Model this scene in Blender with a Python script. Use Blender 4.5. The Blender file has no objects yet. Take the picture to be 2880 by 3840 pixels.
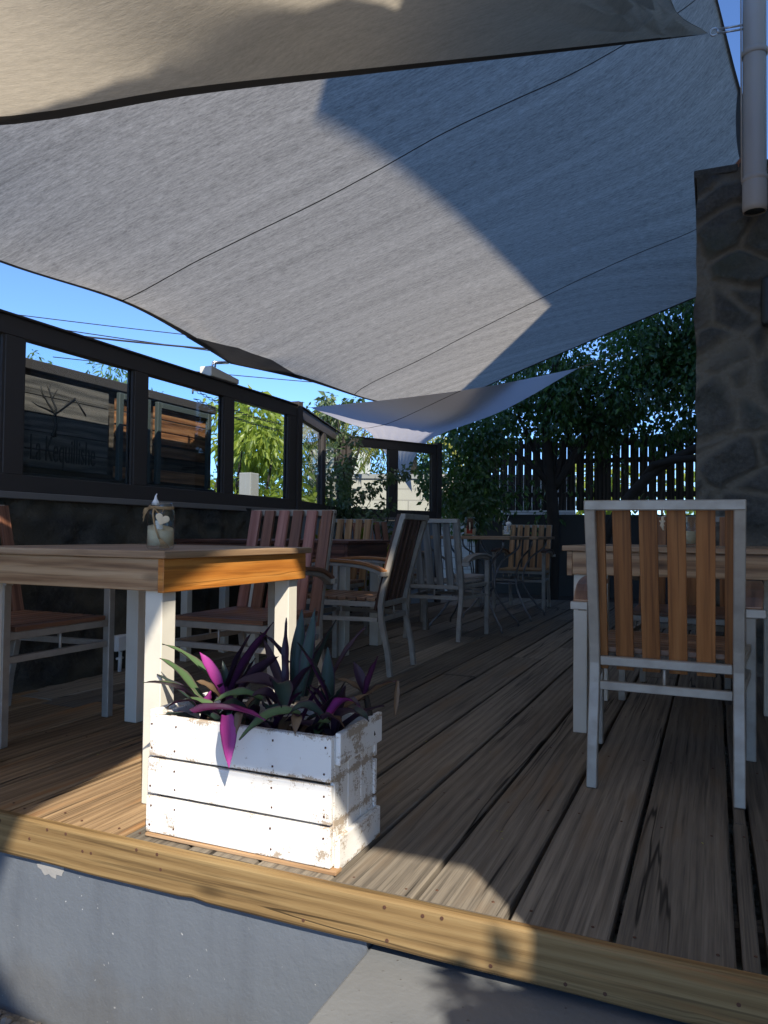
import bpy, math, random
from mathutils import Vector, Matrix, noise
random.seed(7)
S = bpy.context.scene
COL = S.collection
V = Vector
R = math.radians

# ------------------------------------------------------------------ mesh builder
class MB:
    def __init__(s):
        s.v = []; s.f = []; s.uv = []; s.rn = []; s.mi = []; s.sm = []
    def face(s, idx, uvs, rnd=0.5, mi=0, smooth=False):
        s.f.append(idx); s.uv.append(uvs); s.rn.append(rnd); s.mi.append(mi); s.sm.append(smooth)
    def hexa(s, P, g, mi=0, rnd=None, ext=None):
        """P: 8 corners, index = ix+2*iy+4*iz; g = grain axis"""
        if rnd is None: rnd = random.random()
        b = len(s.v); s.v += [V(p) for p in P]
        ax = [(s.v[b+1]-s.v[b]).length, (s.v[b+2]-s.v[b]).length, (s.v[b+4]-s.v[b]).length]
        ou, ov = rnd*31.7, rnd*13.3
        loc = [(i & 1, (i >> 1) & 1, (i >> 2) & 1) for i in range(8)]
        faces = [((0,2,3,1),2),((4,5,7,6),2),((0,1,5,4),1),((2,6,7,3),1),((0,4,6,2),0),((1,3,7,5),0)]
        for q, n in faces:
            o = [a for a in range(3) if a != n]
            if n == g: ua, va = o[0], o[1]
            else:
                ua = g; va = [a for a in o if a != g][0]
            uv = [(loc[i][ua]*ax[ua]+ou+(5.1 if n == g else 0), loc[i][va]*ax[va]+ov+n*.37) for i in q]
            s.face([b+i for i in q], uv, rnd, mi)
    def box(s, a, b, g=0, mi=0, rnd=None, M=None):
        P = [((a, b)[i & 1][0], (a, b)[(i >> 1) & 1][1], (a, b)[(i >> 2) & 1][2]) for i in range(8)]
        if M is not None: P = [M @ V(p) for p in P]
        s.hexa(P, g, mi, rnd)
    def beam(s, a, b, w, h, up=(0,0,1), mi=0, rnd=None, ext=0.0):
        """box from a to b, w wide (sideways) h tall along up"""
        a = V(a); b = V(b); d = (b-a).normalized(); a = a-d*ext; b = b+d*ext
        u = V(up); sd = d.cross(u)
        if sd.length < 1e-4: sd = d.cross(V((1,0,0)))
        sd.normalize(); u = sd.cross(d).normalized()
        P = []
        for i in range(8):
            c = b if i & 1 else a
            P.append(c + sd*(w/2*(1 if (i >> 1) & 1 else -1))*-1 + u*(h/2*(1 if (i >> 2) & 1 else -1)))
        s.hexa(P, 0, mi, rnd)
    def rect_path(s, pts, w, h, side, mi=0, rnd=.5):
        """rectangular bar swept along pts; side = constant sideways direction, w along it, h across"""
        sd = V(side).normalized(); b = len(s.v); n = len(pts); L = 0
        pts = [V(p) for p in pts]
        for i, p in enumerate(pts):
            t = (pts[min(i+1, n-1)]-pts[max(i-1, 0)]).normalized(); u = sd.cross(t).normalized()
            for a, c in ((-1,-1),(1,-1),(1,1),(-1,1)):
                s.v.append(p+sd*(a*w/2)+u*(c*h/2))
        for i in range(n-1):
            l2 = L+(pts[i+1]-pts[i]).length
            for k in range(4):
                k2 = (k+1) % 4
                s.face([b+4*i+k, b+4*i+k2, b+4*i+4+k2, b+4*i+4+k], [(L,k*.04),(L,k*.04+.04),(l2,k*.04+.04),(l2,k*.04)], rnd, mi)
            L = l2
        s.face([b+3,b+2,b+1,b], [(0,0),(.03,0),(.03,.03),(0,.03)], rnd, mi)
        e = b+4*(n-1); s.face([e,e+1,e+2,e+3], [(0,0),(.03,0),(.03,.03),(0,.03)], rnd, mi)
    def tube(s, pts, r, n=8, mi=0, rnd=.5, cap=True):
        pts = [V(p) for p in pts]; b = len(s.v); m = len(pts)
        rs = r if isinstance(r, (list, tuple)) else [r]*m
        ref = V((0,0,1)); L = 0; prev = None
        for i, p in enumerate(pts):
            t = (pts[min(i+1, m-1)]-pts[max(i-1, 0)]).normalized()
            if prev is None:
                a = t.cross(ref)
                if a.length < .1: a = t.cross(V((1,0,0)))
            else: a = prev - t*prev.dot(t)
            a.normalize(); prev = a; c = t.cross(a)
            for k in range(n):
                an = 2*math.pi*k/n
                s.v.append(p+(a*math.cos(an)+c*math.sin(an))*rs[i])
        for i in range(m-1):
            l2 = L+(pts[i+1]-pts[i]).length
            for k in range(n):
                k2 = (k+1) % n
                s.face([b+n*i+k, b+n*i+k2, b+n*i+n+k2, b+n*i+n+k], [(L,k/n),(L,(k+1)/n),(l2,(k+1)/n),(l2,k/n)], rnd, mi, True)
            L = l2
        if cap:
            s.face([b+k for k in range(n)][::-1], [(0,0)]*n, rnd, mi)
            s.face([b+n*(m-1)+k for k in range(n)], [(0,0)]*n, rnd, mi)
    def lathe(s, prof, c=(0,0,0), n=24, mi=0, rnd=.5):
        b = len(s.v); c = V(c); m = len(prof)
        for r_, z in prof:
            for k in range(n):
                a = 2*math.pi*k/n; s.v.append(c+V((r_*math.cos(a), r_*math.sin(a), z)))
        for i in range(m-1):
            for k in range(n):
                k2 = (k+1) % n
                s.face([b+n*i+k, b+n*i+k2, b+n*i+n+k2, b+n*i+n+k],
                       [(k/n,prof[i][1]),((k+1)/n,prof[i][1]),((k+1)/n,prof[i+1][1]),(k/n,prof[i+1][1])], rnd, mi, True)
    def grid(s, G, uvs=None, mi=0, rnd=.5, smooth=True):
        b = len(s.v); n = len(G); m = len(G[0])
        for row in G: s.v += [V(p) for p in row]
        for i in range(n-1):
            for j in range(m-1):
                q = [(i,j),(i,j+1),(i+1,j+1),(i+1,j)]
                uv = [uvs[a][c] for a, c in q] if uvs else [(c/(m-1), a/(n-1)) for a, c in q]
                s.face([b+a*m+c for a, c in q], uv, rnd, mi, smooth)
    def leaf(s, p, d, nrm, L, W, mi=0, rnd=.5, droop=.2):
        d = V(d).normalized(); sd = d.cross(V(nrm)).normalized(); n = sd.cross(d)
        b = len(s.v); p = V(p)
        a = p; m = p+d*L*.45-n*L*.04; t = p+d*L-n*L*droop
        s.v += [a, m+sd*W/2+n*W*.16, t, m-sd*W/2+n*W*.16, m]
        s.face([b,b+1,b+4], [(0,.5),(.45,1),(.45,.5)], rnd, mi)
        s.face([b+1,b+2,b+4], [(.45,1),(1,.5),(.45,.5)], rnd, mi)
        s.face([b,b+4,b+3], [(0,.5),(.45,.5),(.45,0)], rnd, mi)
        s.face([b+3,b+4,b+2], [(.45,0),(.45,.5),(1,.5)], rnd, mi)
    def build(s, name, mats, parent=None, bevel=0, seg=1, world=False, vcol=None):
        me = bpy.data.meshes.new(name)
        vs = s.v
        if parent is not None and world:
            o = V(parent.location)
            if parent.parent is not None: o = o+V(parent.parent.location)
            vs = [p-o for p in vs]
        me.from_pydata([tuple(p) for p in vs], [], s.f)
        uvl = me.uv_layers.new(name='UVMap')
        flat = []
        for u in s.uv:
            for q in u: flat += [q[0], q[1]]
        uvl.data.foreach_set('uv', flat)
        at = me.attributes.new('rnd', 'FLOAT', 'FACE'); at.data.foreach_set('value', s.rn)
        me.polygons.foreach_set('material_index', s.mi)
        me.polygons.foreach_set('use_smooth', s.sm)
        if vcol is not None:
            a2 = me.attributes.new('mask', 'FLOAT', 'POINT'); a2.data.foreach_set('value', vcol)
        for m in (mats if isinstance(mats, (list, tuple)) else [mats]): me.materials.append(m)
        me.update()
        o = bpy.data.objects.new(name, me); COL.objects.link(o)
        if parent is not None: o.parent = parent
        if bevel:
            bv = o.modifiers.new('bevel', 'BEVEL'); bv.width = bevel; bv.segments = seg; bv.limit_method = 'ANGLE'; bv.angle_limit = R(40)
        return o

def thing(name, label, cat, loc=(0,0,0), rz=0, group=None):
    o = bpy.data.objects.new(name, None); COL.objects.link(o)
    o.location = loc; o.rotation_euler = (0,0,rz); o.empty_display_size = .1
    o['label'] = label; o['category'] = cat
    if group: o['group'] = group
    return o
def tag(o, label, cat, group=None):
    o['label'] = label; o['category'] = cat
    if group: o['group'] = group
    return o
def kind(o, k): o['kind'] = k; return o

def spline(P, n):
    """Catmull-Rom through P, n samples"""
    P = [V(p) for p in P]; out = []
    m = len(P)-1
    # chord-length parametrisation
    T = [0]
    for i in range(m): T.append(T[-1]+(P[i+1]-P[i]).length)
    for k in range(n):
        t = T[-1]*k/(n-1); i = 0
        while i < m-1 and t > T[i+1]: i += 1
        h = T[i+1]-T[i]; x = (t-T[i])/h
        def tan(j):
            if j == 0: return (P[1]-P[0])/(T[1]-T[0])
            if j == m: return (P[m]-P[m-1])/(T[m]-T[m-1])
            return (P[j+1]-P[j-1])/(T[j+1]-T[j-1])
        m0, m1 = tan(i)*h, tan(i+1)*h
        out.append(P[i]*(2*x**3-3*x*x+1)+m0*(x**3-2*x*x+x)+P[i+1]*(-2*x**3+3*x*x)+m1*(x**3-x*x))
    return out

# ------------------------------------------------------------------ materials
class NT:
    def __init__(s, name):
        s.m = bpy.data.materials.new(name); s.m.use_nodes = True; s.t = s.m.node_tree; s.t.nodes.clear()
        s.out = s.n('ShaderNodeOutputMaterial')
    def n(s, typ, **kw):
        nd = s.t.nodes.new(typ)
        for k, v in kw.items():
            if k.startswith('_'): setattr(nd, k[1:], v)
            else: s.set(nd.inputs[k.replace('__', ' ')], v)
        return nd
    def set(s, sock, v):
        if hasattr(v, 'bl_idname') and hasattr(v, 'outputs'): s.t.links.new(v.outputs[0], sock)
        elif isinstance(v, bpy.types.NodeSocket): s.t.links.new(v, sock)
        elif isinstance(v, (tuple, list)) and len(v) == 3 and sock.type == 'RGBA': sock.default_value = (*v, 1)
        else: sock.default_value = v
    def math(s, op, a, b=0.0, c=None):
        nd = s.n('ShaderNodeMath', _operation=op); s.set(nd.inputs[0], a); s.set(nd.inputs[1], b)
        if c is not None: s.set(nd.inputs[2], c)
        return nd.outputs[0]
    def ramp(s, fac, stops, interp='LINEAR'):
        nd = s.n('ShaderNodeValToRGB'); s.set(nd.inputs[0], fac); cr = nd.color_ramp; cr.interpolation = interp
        while len(cr.elements) < len(stops): cr.elements.new(.5)
        for e, (p, c) in zip(cr.elements, stops):
            e.position = p; e.color = (*c, 1) if isinstance(c, (tuple, list)) else (c, c, c, 1)
        return nd.outputs[0]
    def mix(s, f, a, b, typ='MIX'):
        nd = s.n('ShaderNodeMix', _data_type='RGBA', _blend_type=typ)
        s.set(nd.inputs[0], f); s.set(nd.inputs[6], a); s.set(nd.inputs[7], b)
        return nd.outputs[2]
    def noise(s, vec, scale, detail=4, rough=.55, dist=0.0):
        nd = s.n('ShaderNodeTexNoise', Scale=scale, Detail=detail, Roughness=rough, Distortion=dist)
        if vec is not None: s.set(nd.inputs['Vector'], vec)
        return nd.outputs[0]
    def obj(s): return s.n('ShaderNodeTexCoord').outputs['Object']
    def uvs(s, su, sv, z=None):
        sp = s.n('ShaderNodeSeparateXYZ', Vector=s.n('ShaderNodeTexCoord').outputs['UV'])
        c = s.n('ShaderNodeCombineXYZ'); s.set(c.inputs[0], s.math('MULTIPLY', sp.outputs[0], su)); s.set(c.inputs[1], s.math('MULTIPLY', sp.outputs[1], sv))
        if z is not None: s.set(c.inputs[2], z)
        return c.outputs[0]
    def rnd(s): return s.n('ShaderNodeAttribute', _attribute_name='rnd').outputs['Fac']
    def bump(s, h, strength=.3, dist=.002):
        return s.n('ShaderNodeBump', Strength=strength, Distance=dist, Height=h).outputs[0]
    def pbr(s, col, rough=.6, metal=0.0, nrm=None, spec=.4, **kw):
        p = s.n('ShaderNodeBsdfPrincipled'); s.set(p.inputs['Base Color'], col); s.set(p.inputs['Roughness'], rough)
        s.set(p.inputs['Metallic'], metal); s.set(p.inputs['Specular IOR Level'], spec)
        if nrm is not None: s.set(p.inputs['Normal'], nrm)
        for k, v in kw.items(): s.set(p.inputs[k.replace('__', ' ')], v)
        s.t.links.new(p.outputs[0], s.out.inputs[0]); return p

def wood(name, dark, mid, light, rough=.6, ring=9.0, var=.35, crack=0.0, knots=.35, gloss=.35, fibre=150, stain=None, rw=.38, wobble=5.5, lines=.5):
    t = NT(name); r = t.rnd(); rz = t.math('MULTIPLY', r, 19.0)
    wob = t.noise(t.uvs(1.3, 5, rz), 1.0, 3)
    sp = t.n('ShaderNodeSeparateXYZ', Vector=t.n('ShaderNodeTexCoord').outputs['UV'])
    x = t.math('ADD', t.math('MULTIPLY', sp.outputs[1], ring*6.5), t.math('MULTIPLY', wob, wobble))
    rings = t.math('SINE', t.math('MULTIPLY', x, 3.0))
    rings = t.math('MULTIPLY_ADD', rings, .5, .5)
    fib = t.noise(t.uvs(5, fibre, rz), 1.0, 4, .65)
    blot = t.noise(t.uvs(1.1, 9, rz), 1.0, 4)
    f = t.math('ADD', t.math('MULTIPLY', rings, rw), t.math('ADD', t.math('MULTIPLY', fib, .42+(.38-rw)*.6), t.math('MULTIPLY', blot, .3+(.38-rw)*.4)))
    col = t.ramp(f, [(.25, dark), (.52, mid), (.82, light)])
    gl = t.ramp(t.noise(t.uvs(1.6, fibre*.42, rz), 1.0, 3, .6), [(.36, 1.0), (.47, 0.0)])
    col = t.mix(t.math('MULTIPLY', gl, lines), col, tuple(c*.45 for c in dark))
    # knots
    if knots:
        vo = t.n('ShaderNodeTexVoronoi', _feature='F1', Scale=1.0, Vector=t.uvs(2.3, 6.5, rz))
        k = t.ramp(vo.outputs['Distance'], [(.05, 1.0), (.14, 0.0)])
        col = t.mix(t.math('MULTIPLY', k, knots), col, tuple(c*.25 for c in dark))
    b = t.math('MULTIPLY_ADD', r, var*2, 1-var)
    col = t.mix(1.0, col, t.n('ShaderNodeCombineColor', Red=b, Green=b, Blue=b).outputs[0], 'MULTIPLY')
    h = t.math('ADD', t.math('MULTIPLY', fib, .7), t.math('MULTIPLY', rings, .35))
    if crack:
        c = t.noise(t.uvs(.22, 7.0, t.math('MULTIPLY', r, 7.0)), 1.0, 4, .55)
        pres = t.ramp(t.noise(t.uvs(.45, 3.0, t.math('MULTIPLY', r, 5.0)), 1.0, 2), [(.47, 0.0), (.56, 1.0)])
        cm = t.math('MULTIPLY', t.ramp(t.math('ABSOLUTE', t.math('SUBTRACT', c, .5)), [(.003, 1.0), (.010, 0.0)]), pres)
        col = t.mix(t.math('MULTIPLY', cm, crack), col, tuple(c_*.12 for c_ in dark))
        h = t.math('SUBTRACT', h, t.math('MULTIPLY', cm, 2.0))
    if stain:
        sn = t.noise(t.uvs(1.2, 9+stain[1], rz), 1.0, 4); col = t.mix(t.ramp(sn, [(.56, 0.0), (.7, .8)]), col, stain[0])
    rg = t.math('MULTIPLY_ADD', fib, .25, rough-.12)
    t.pbr(col, rg, 0, t.bump(h, .45, .0016), gloss)
    return t.m

def paint(name, col, rough=.5, chip=None, chip_amt=.6, streak=.12, dirt=(.25,.2,.15)):
    t = NT(name); o = t.obj()
    n = t.noise(o, 9, 5); n2 = t.noise(o, 70, 5, .7)
    c = t.mix(t.math('MULTIPLY', t.ramp(n, [(.45, 0.0), (.75, 1.0)]), streak), col, dirt)
    h = n2
    if chip:
        m = t.math('ADD', t.noise(t.uvs(9, 45, t.rnd()), 1.0, 4), t.math('MULTIPLY', t.noise(t.uvs(90, 260), 1.0, 3, .75), .75))
        m = t.ramp(m, [(chip_amt+.28, 0.0), (chip_amt+.33, 1.0)])
        c = t.mix(m, c, chip); h = t.math('SUBTRACT', n2, t.math('MULTIPLY', m, 1.5))
    t.pbr(c, rough, 0, t.bump(h, .22, .0015), .4)
    return t.m

def metal(name, col, rough=.42, metallic=.85, dull=(.16,.155,.14)):
    t = NT(name); o = t.obj()
    n = t.noise(o, 14, 4); n2 = t.noise(o, 160, 3)
    c = t.mix(t.ramp(n, [(.42, 0.0), (.72, .65)]), col, dull)
    t.pbr(c, t.math('MULTIPLY_ADD', n, .35, rough-.15), metallic, t.bump(n2, .12, .0008), .5)
    return t.m

def plain(name, col, rough=.6, metallic=0.0, bscale=60, bstr=.2, var=.25, vs=6.0):
    t = NT(name); o = t.obj()
    n = t.noise(o, vs, 5); b = t.math('MULTIPLY_ADD', n, var*2, 1-var)
    c = t.mix(1.0, col, t.n('ShaderNodeCombineColor', Red=b, Green=b, Blue=b).outputs[0], 'MULTIPLY')
    t.pbr(c, rough, metallic, t.bump(t.noise(o, bscale, 4, .65), bstr, .003), .35)
    return t.m

def fabric(name, col, trans, su, sv, mixf=.5, warp=.18, thread=1.0):
    """knitted shade cloth: diffuse underside plus light let through from above"""
    t = NT(name)
    streak = t.noise(t.uvs(su*.35, sv*9), 1.0, 4, .6)
    slub = t.noise(t.uvs(su*16, sv*85), 1.0, 3, .7)
    fine = t.noise(t.uvs(su*60, sv*320), 1.0, 2, .7)
    f = t.math('ADD', t.math('MULTIPLY', streak, .4), t.math('ADD', t.math('MULTIPLY', slub, .75*thread), t.math('MULTIPLY', fine, .5*thread)))
    b = t.math('MULTIPLY_ADD', f, warp*5, 1-warp*4.1)
    bc = t.n('ShaderNodeCombineColor', Red=b, Green=b, Blue=b).outputs[0]
    c1 = t.mix(1.0, col, bc, 'MULTIPLY'); c2 = t.mix(1.0, trans, bc, 'MULTIPLY')
    d = t.n('ShaderNodeBsdfDiffuse', Color=c1); tr = t.n('ShaderNodeBsdfTranslucent', Color=c2)
    nb = t.bump(f, .25, .004); t.set(d.inputs['Normal'], nb); t.set(tr.inputs['Normal'], nb)
    mx = t.n('ShaderNodeMixShader', Fac=mixf); t.set(mx.inputs[1], d); t.set(mx.inputs[2], tr)
    t.t.links.new(mx.outputs[0], t.out.inputs[0]); return t.m

def leafmat(name, stops, trans=.35, tcol=(.3,.5,.05), rough=.4, spec=.5):
    t = NT(name); r = t.rnd()
    c = t.ramp(r, stops)
    p = t.n('ShaderNodeBsdfPrincipled', Roughness=rough); t.set(p.inputs['Base Color'], c); t.set(p.inputs['Specular IOR Level'], spec)
    tr = t.n('ShaderNodeBsdfTranslucent', Color=t.mix(.65, c, tcol))
    mx = t.n('ShaderNodeMixShader', Fac=trans); t.set(mx.inputs[1], p); t.set(mx.inputs[2], tr)
    t.t.links.new(mx.outputs[0], t.out.inputs[0]); return t.m

def glass(name, tint=(.93,.96,.95), ior=1.45, rough=0.0):
    t = NT(name)
    a = t.n('ShaderNodeBsdfTransparent', Color=tint); g = t.n('ShaderNodeBsdfGlossy', Roughness=rough)
    fc = t.n('ShaderNodeLayerWeight', Blend=.5).outputs['Facing']; f0 = ((ior-1)/(ior+1))**2*.8
    fr = t.math('MULTIPLY_ADD', t.math('POWER', fc, 5.0), 1-f0, f0)
    mx = t.n('ShaderNodeMixShader', Fac=fr); t.set(mx.inputs[1], a); t.set(mx.inputs[2], g)
    t.t.links.new(mx.outputs[0], t.out.inputs[0]); return t.m

def stone(name, cols, mortar, rough=.85):
    t = NT(name); o = t.obj()
    mk = t.n('ShaderNodeAttribute', _attribute_name='mask').outputs['Fac']
    n = t.noise(o, 5, 6, .62); n2 = t.noise(o, 46, 5, .72); n3 = t.noise(o, 1.7, 2)
    c = t.ramp(t.math('ADD', t.math('MULTIPLY', n, .55), t.math('MULTIPLY', n2, .45)), [(.34, cols[0]), (.5, cols[1]), (.66, cols[2])])
    c = t.mix(t.ramp(n3, [(.45, 0.0), (.7, .55)]), c, cols[3])
    mc = t.mix(n2, mortar, tuple(x*.5 for x in mortar))
    c = t.mix(mk, c, mc)
    t.pbr(c, rough, 0, t.bump(t.math('ADD', n2, t.math('MULTIPLY', t.noise(o, 120, 3), .5)), .8, .012), .25)
    return t.m

M = {}
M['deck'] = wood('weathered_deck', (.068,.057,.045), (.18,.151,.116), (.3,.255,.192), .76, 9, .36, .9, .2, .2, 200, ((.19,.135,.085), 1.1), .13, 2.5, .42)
M['decksun'] = wood('sunlit_deck', (.1,.064,.036), (.24,.155,.083), (.42,.285,.155), .72, 9, .28, .9, .2, .22, 190, ((.38,.17,.055), 1.3), .14, 2.5, .5)  # deck wood with warm sunlight put into its colour
M['beam'] = wood('pine_beam', (.11,.064,.026), (.225,.142,.058), (.32,.222,.1), .72, 11, .05, .8, .65, .22, 190, ((.38,.15,.04), 3.1), .2, 2.0, .55)
M['pine'] = wood('table_pine', (.2,.1,.045), (.4,.24,.12), (.52,.35,.195), .5, 6, .12, .3, .9, .4, 140, None, .36, 3.2)
M['varnish'] = wood('varnished_pine', (.34,.11,.018), (.54,.2,.034), (.63,.285,.065), .42, 5, .08, .1, .8, .45, 130, None, .26, 4)
M['pinetop'] = wood('weathered_tabletop', (.15,.09,.05), (.3,.19,.105), (.42,.3,.19), .5, 9, .25, .55, .5, .4, 150, None, .2, 3)
M['redtable'] = wood('dark_red_table', (.05,.02,.012), (.11,.042,.025), (.17,.07,.04), .45, 6, .15, .2, .3, .45, 110)
M['slat_h'] = wood('oiled_slats', (.14,.052,.016), (.245,.095,.027), (.33,.145,.048), .48, 6, .3, .3, .2, .4, 150, None, .2, 5)
M['slat_red'] = wood('red_slats', (.12,.048,.026), (.21,.09,.05), (.3,.14,.085), .4, 5, .3, .2, .2, .45, 130, None, .15, 4)
M['slat_dark'] = wood('dark_slats', (.045,.02,.012), (.095,.045,.026), (.15,.075,.045), .45, 5, .2, 0, .1, .45, 110)
M['slat_light'] = wood('light_slats', (.27,.13,.05), (.4,.21,.085), (.5,.3,.14), .5, 5, .18, 0, .5, .4, 110)
M['slat_grey'] = wood('grey_slats', (.15,.14,.125), (.235,.225,.2), (.3,.29,.265), .6, 5, .1, 0, .1, .35, 130)
M['slat_plum'] = wood('plum_slats', (.2,.075,.05), (.32,.13,.095), (.42,.2,.15), .4, 5, .3, 0, .3, .45, 110)
M['seatwood'] = wood('seat_slats', (.13,.06,.03), (.24,.125,.065), (.35,.21,.12), .35, 5, .25, 0, .2, .5, 110)
M['redseat'] = wood('red_seat_slats', (.13,.055,.028), (.22,.1,.052), (.3,.145,.08), .36, 5, .25, .2, .1, .45, 130, None, .15, 4)
M['signwood'] = wood('sign_planks', (.035,.032,.03), (.075,.068,.06), (.12,.105,.092), .7, 6, .25, .5, .4, .25, 130)
M['palletwood'] = wood('pallet_planks', (.1,.042,.018), (.2,.085,.033), (.28,.14,.065), .6, 6, .3, .3, .4, .3, 110)
M['fence'] = wood('fence_boards', (.03,.025,.02), (.06,.048,.038), (.09,.07,.055), .8, 6, .25, .2, .2, .2, 110)
M['alu'] = metal('brushed_aluminium', (.39,.355,.3), .5, .4, (.25,.225,.185))
M['aluwarm'] = metal('grey_painted_steel', (.39,.36,.31), .5, .33, (.26,.235,.195))
M['iron'] = metal('grey_iron', (.28,.28,.28), .45, .75, (.12,.12,.12))
M['chrome'] = metal('galvanised', (.75,.75,.75), .3, .95, (.45,.45,.45))
M['whitepaint'] = paint('white_leg_paint', (.66,.615,.51), .42, (.3,.24,.18), .8, .12)
t = NT('white_crate_paint'); sp = t.n('ShaderNodeSeparateXYZ', Vector=t.obj())
zz = t.math('MULTIPLY', sp.outputs[2], 1/.105); ed_ = t.math('ABSOLUTE', t.math('SUBTRACT', t.math('FRACT', t.math('SUBTRACT', zz, .08)), .5))
em = t.ramp(ed_, [(.36, 0.0), (.49, 1.0)]); ex_ = t.ramp(t.math('ABSOLUTE', sp.outputs[0]), [(.2, 0.0), (.285, 1.0)])
co_ = t.noise(t.obj(), 13, 4, .6); fi_ = t.noise(t.uvs(330, 130, t.rnd()), 1.0, 3, .75); f2_ = t.noise(t.uvs(40, 160, t.rnd()), 1.0, 3, .7)
wv = t.math('ADD', t.math('ADD', t.math('MULTIPLY', co_, .75), t.math('MULTIPLY', fi_, .5)), t.math('ADD', t.math('MULTIPLY', f2_, .35), t.math('ADD', t.math('MULTIPLY', em, .13), t.math('MULTIPLY', ex_, .06))))
wm = t.ramp(wv, [(.935, 0.0), (.975, 1.0)])
cb = t.mix(t.ramp(t.noise(t.obj(), 6, 4), [(.45, 0.0), (.75, .4)]), (.8,.775,.72), (.58,.5,.39)); cb = t.mix(t.math('MULTIPLY', wm, .85), cb, (.34,.25,.16))
t.pbr(cb, .62, 0, t.bump(t.math('SUBTRACT', t.noise(t.uvs(14, 160, t.rnd()), 1.0, 4), t.math('MULTIPLY', wm, .8)), .35, .002), .35); M['crate'] = t.m
M['cratein'] = wood('raw_crate_wood', (.22,.12,.06), (.4,.24,.12), (.5,.33,.19), .7, 6, .2, .3, .3, .2)
M['soil'] = plain('potting_soil', (.05,.033,.022), .95, 0, 60, .9, .4, 14)
M['frame'] = plain('bronze_aluminium', (.05,.043,.039), .6, .1, 90, .03, .12, 4)
M['sill'] = plain('grey_sill', (.2,.185,.17), .45, .3, 90, .03, .1, 4)
M['pane'] = glass('pane_glass', (.9,.94,.94))
M['jar'] = glass('jar_glass', (.95,.97,.96), 1.5)
M['sand'] = plain('sand', (.62,.52,.36), .95, 0, 400, .5, .12, 30)
M['rope'] = plain('jute', (.36,.24,.12), .9, 0, 300, .8, .3, 60)
M['heart'] = plain('carved_wood_tag', (.68,.56,.38), .6, 0, 120, .15, .1, 20)
M['white'] = plain('white_plastic', (.75,.75,.74), .4, 0, 80, .05, .06)
M['boxgrey'] = plain('pvc_grey', (.42,.42,.4), .45, 0, 80, .05, .08)
M['pipe'] = plain('pvc_beige', (.5,.44,.38), .38, 0, 90, .05, .1, 3)
M['darkplastic'] = plain('dark_plastic', (.03,.035,.035), .4)
M['concrete'] = plain('outdoor_concrete', (.3,.29,.27), .85, 0, 40, .4, .2, 2)
M['tile'] = plain('terracotta', (.5,.2,.11), .7, 0, 60, .2, .15)
M['black'] = plain('black_paint', (.012,.011,.01), .6)
M['wire'] = plain('black_wire', (.015,.015,.017), .5)
M['plaster'] = plain('pale_plaster', (.7,.65,.55), .8, 0, 70, .25, .1, 3)
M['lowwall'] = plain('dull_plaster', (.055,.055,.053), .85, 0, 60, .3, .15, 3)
M['stile'] = plain('dark_green_grey_paint', (.05,.06,.056), .5, 0, 60, .1, .15)
M['greyplaster'] = plain('blue_grey_plaster', (.22,.26,.3), .8, 0, 55, .7, .12, 3)
M['bark'] = plain('bark', (.032,.026,.02), .9, 0, 40, .8, .35, 8)
M['redcloth'] = plain('red_cloth', (.5,.06,.03), .8, 0, 200, .4, .15, 40)
M['blackcloth'] = plain('black_cloth', (.02,.018,.018), .9)
M['brownhair'] = plain('brown_jute_tassel', (.09,.05,.03), .9, 0, 300, .8, .3, 60)

# painted concrete of the riser: grey blue, trowel bumps, faint drips, chips
t = NT('grey_blue_wall_paint'); o = t.obj()
n = t.noise(o, 26, 6, .6); tr = t.noise(t.n('ShaderNodeMapping', Vector=o, Scale=(14,1,1.2)).outputs[0], 1.0, 3)
fl = t.ramp(t.noise(o, 75, 2, .5), [(.74, 0.0), (.77, 1.0)])
c = t.mix(t.ramp(tr, [(.5, 0.0), (.72, .45)]), (.125,.14,.158), (.09,.1,.115)); c = t.mix(fl, c, (.42,.42,.41)); spz = t.n('ShaderNodeSeparateXYZ', Vector=o); low = t.ramp(t.math('ADD', t.math('MULTIPLY', spz.outputs[2], -1.6), t.math('MULTIPLY', t.noise(o, 7, 5), .5)), [(.8, 0.0), (1.2, .4)]); c = t.mix(low, c, (.1,.09,.075)); c = t.mix(t.ramp(t.noise(o, 2.3, 5, .65), [(.5, 0.0), (.7, .3)]), c, (.2,.21,.215))
t.pbr(c, .5, 0, t.bump(t.math('ADD', n, t.math('MULTIPLY', t.noise(o, 130, 3), .35)), .5, .004), .4); M['riser'] = t.m
t = NT('grey_step_paint'); o = t.obj()
n = t.noise(o, 4, 5); fl = t.ramp(t.noise(o, 60, 2, .5), [(.72, 0.0), (.75, 1.0)])
c = t.mix(n, (.13,.137,.142), (.2,.205,.205)); c = t.mix(fl, c, (.09,.085,.08))
t.pbr(c, .55, 0, t.bump(t.noise(o, 60, 5), .35, .004), .4); M['step'] = t.m
t = NT('gravel_ground'); o = t.obj()
vo = t.n('ShaderNodeTexVoronoi', Scale=38.0, Vector=o)
c = t.mix(t.noise(o, 3, 4), (.22,.2,.18), (.36,.33,.29)); c = t.mix(t.ramp(vo.outputs['Distance'], [(.1, 0.0), (.7, .6)]), c, (.1,.09,.08))
t.pbr(c, .9, 0, t.bump(vo.outputs['Distance'], .9, .012), .2); M['ground'] = t.m
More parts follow.
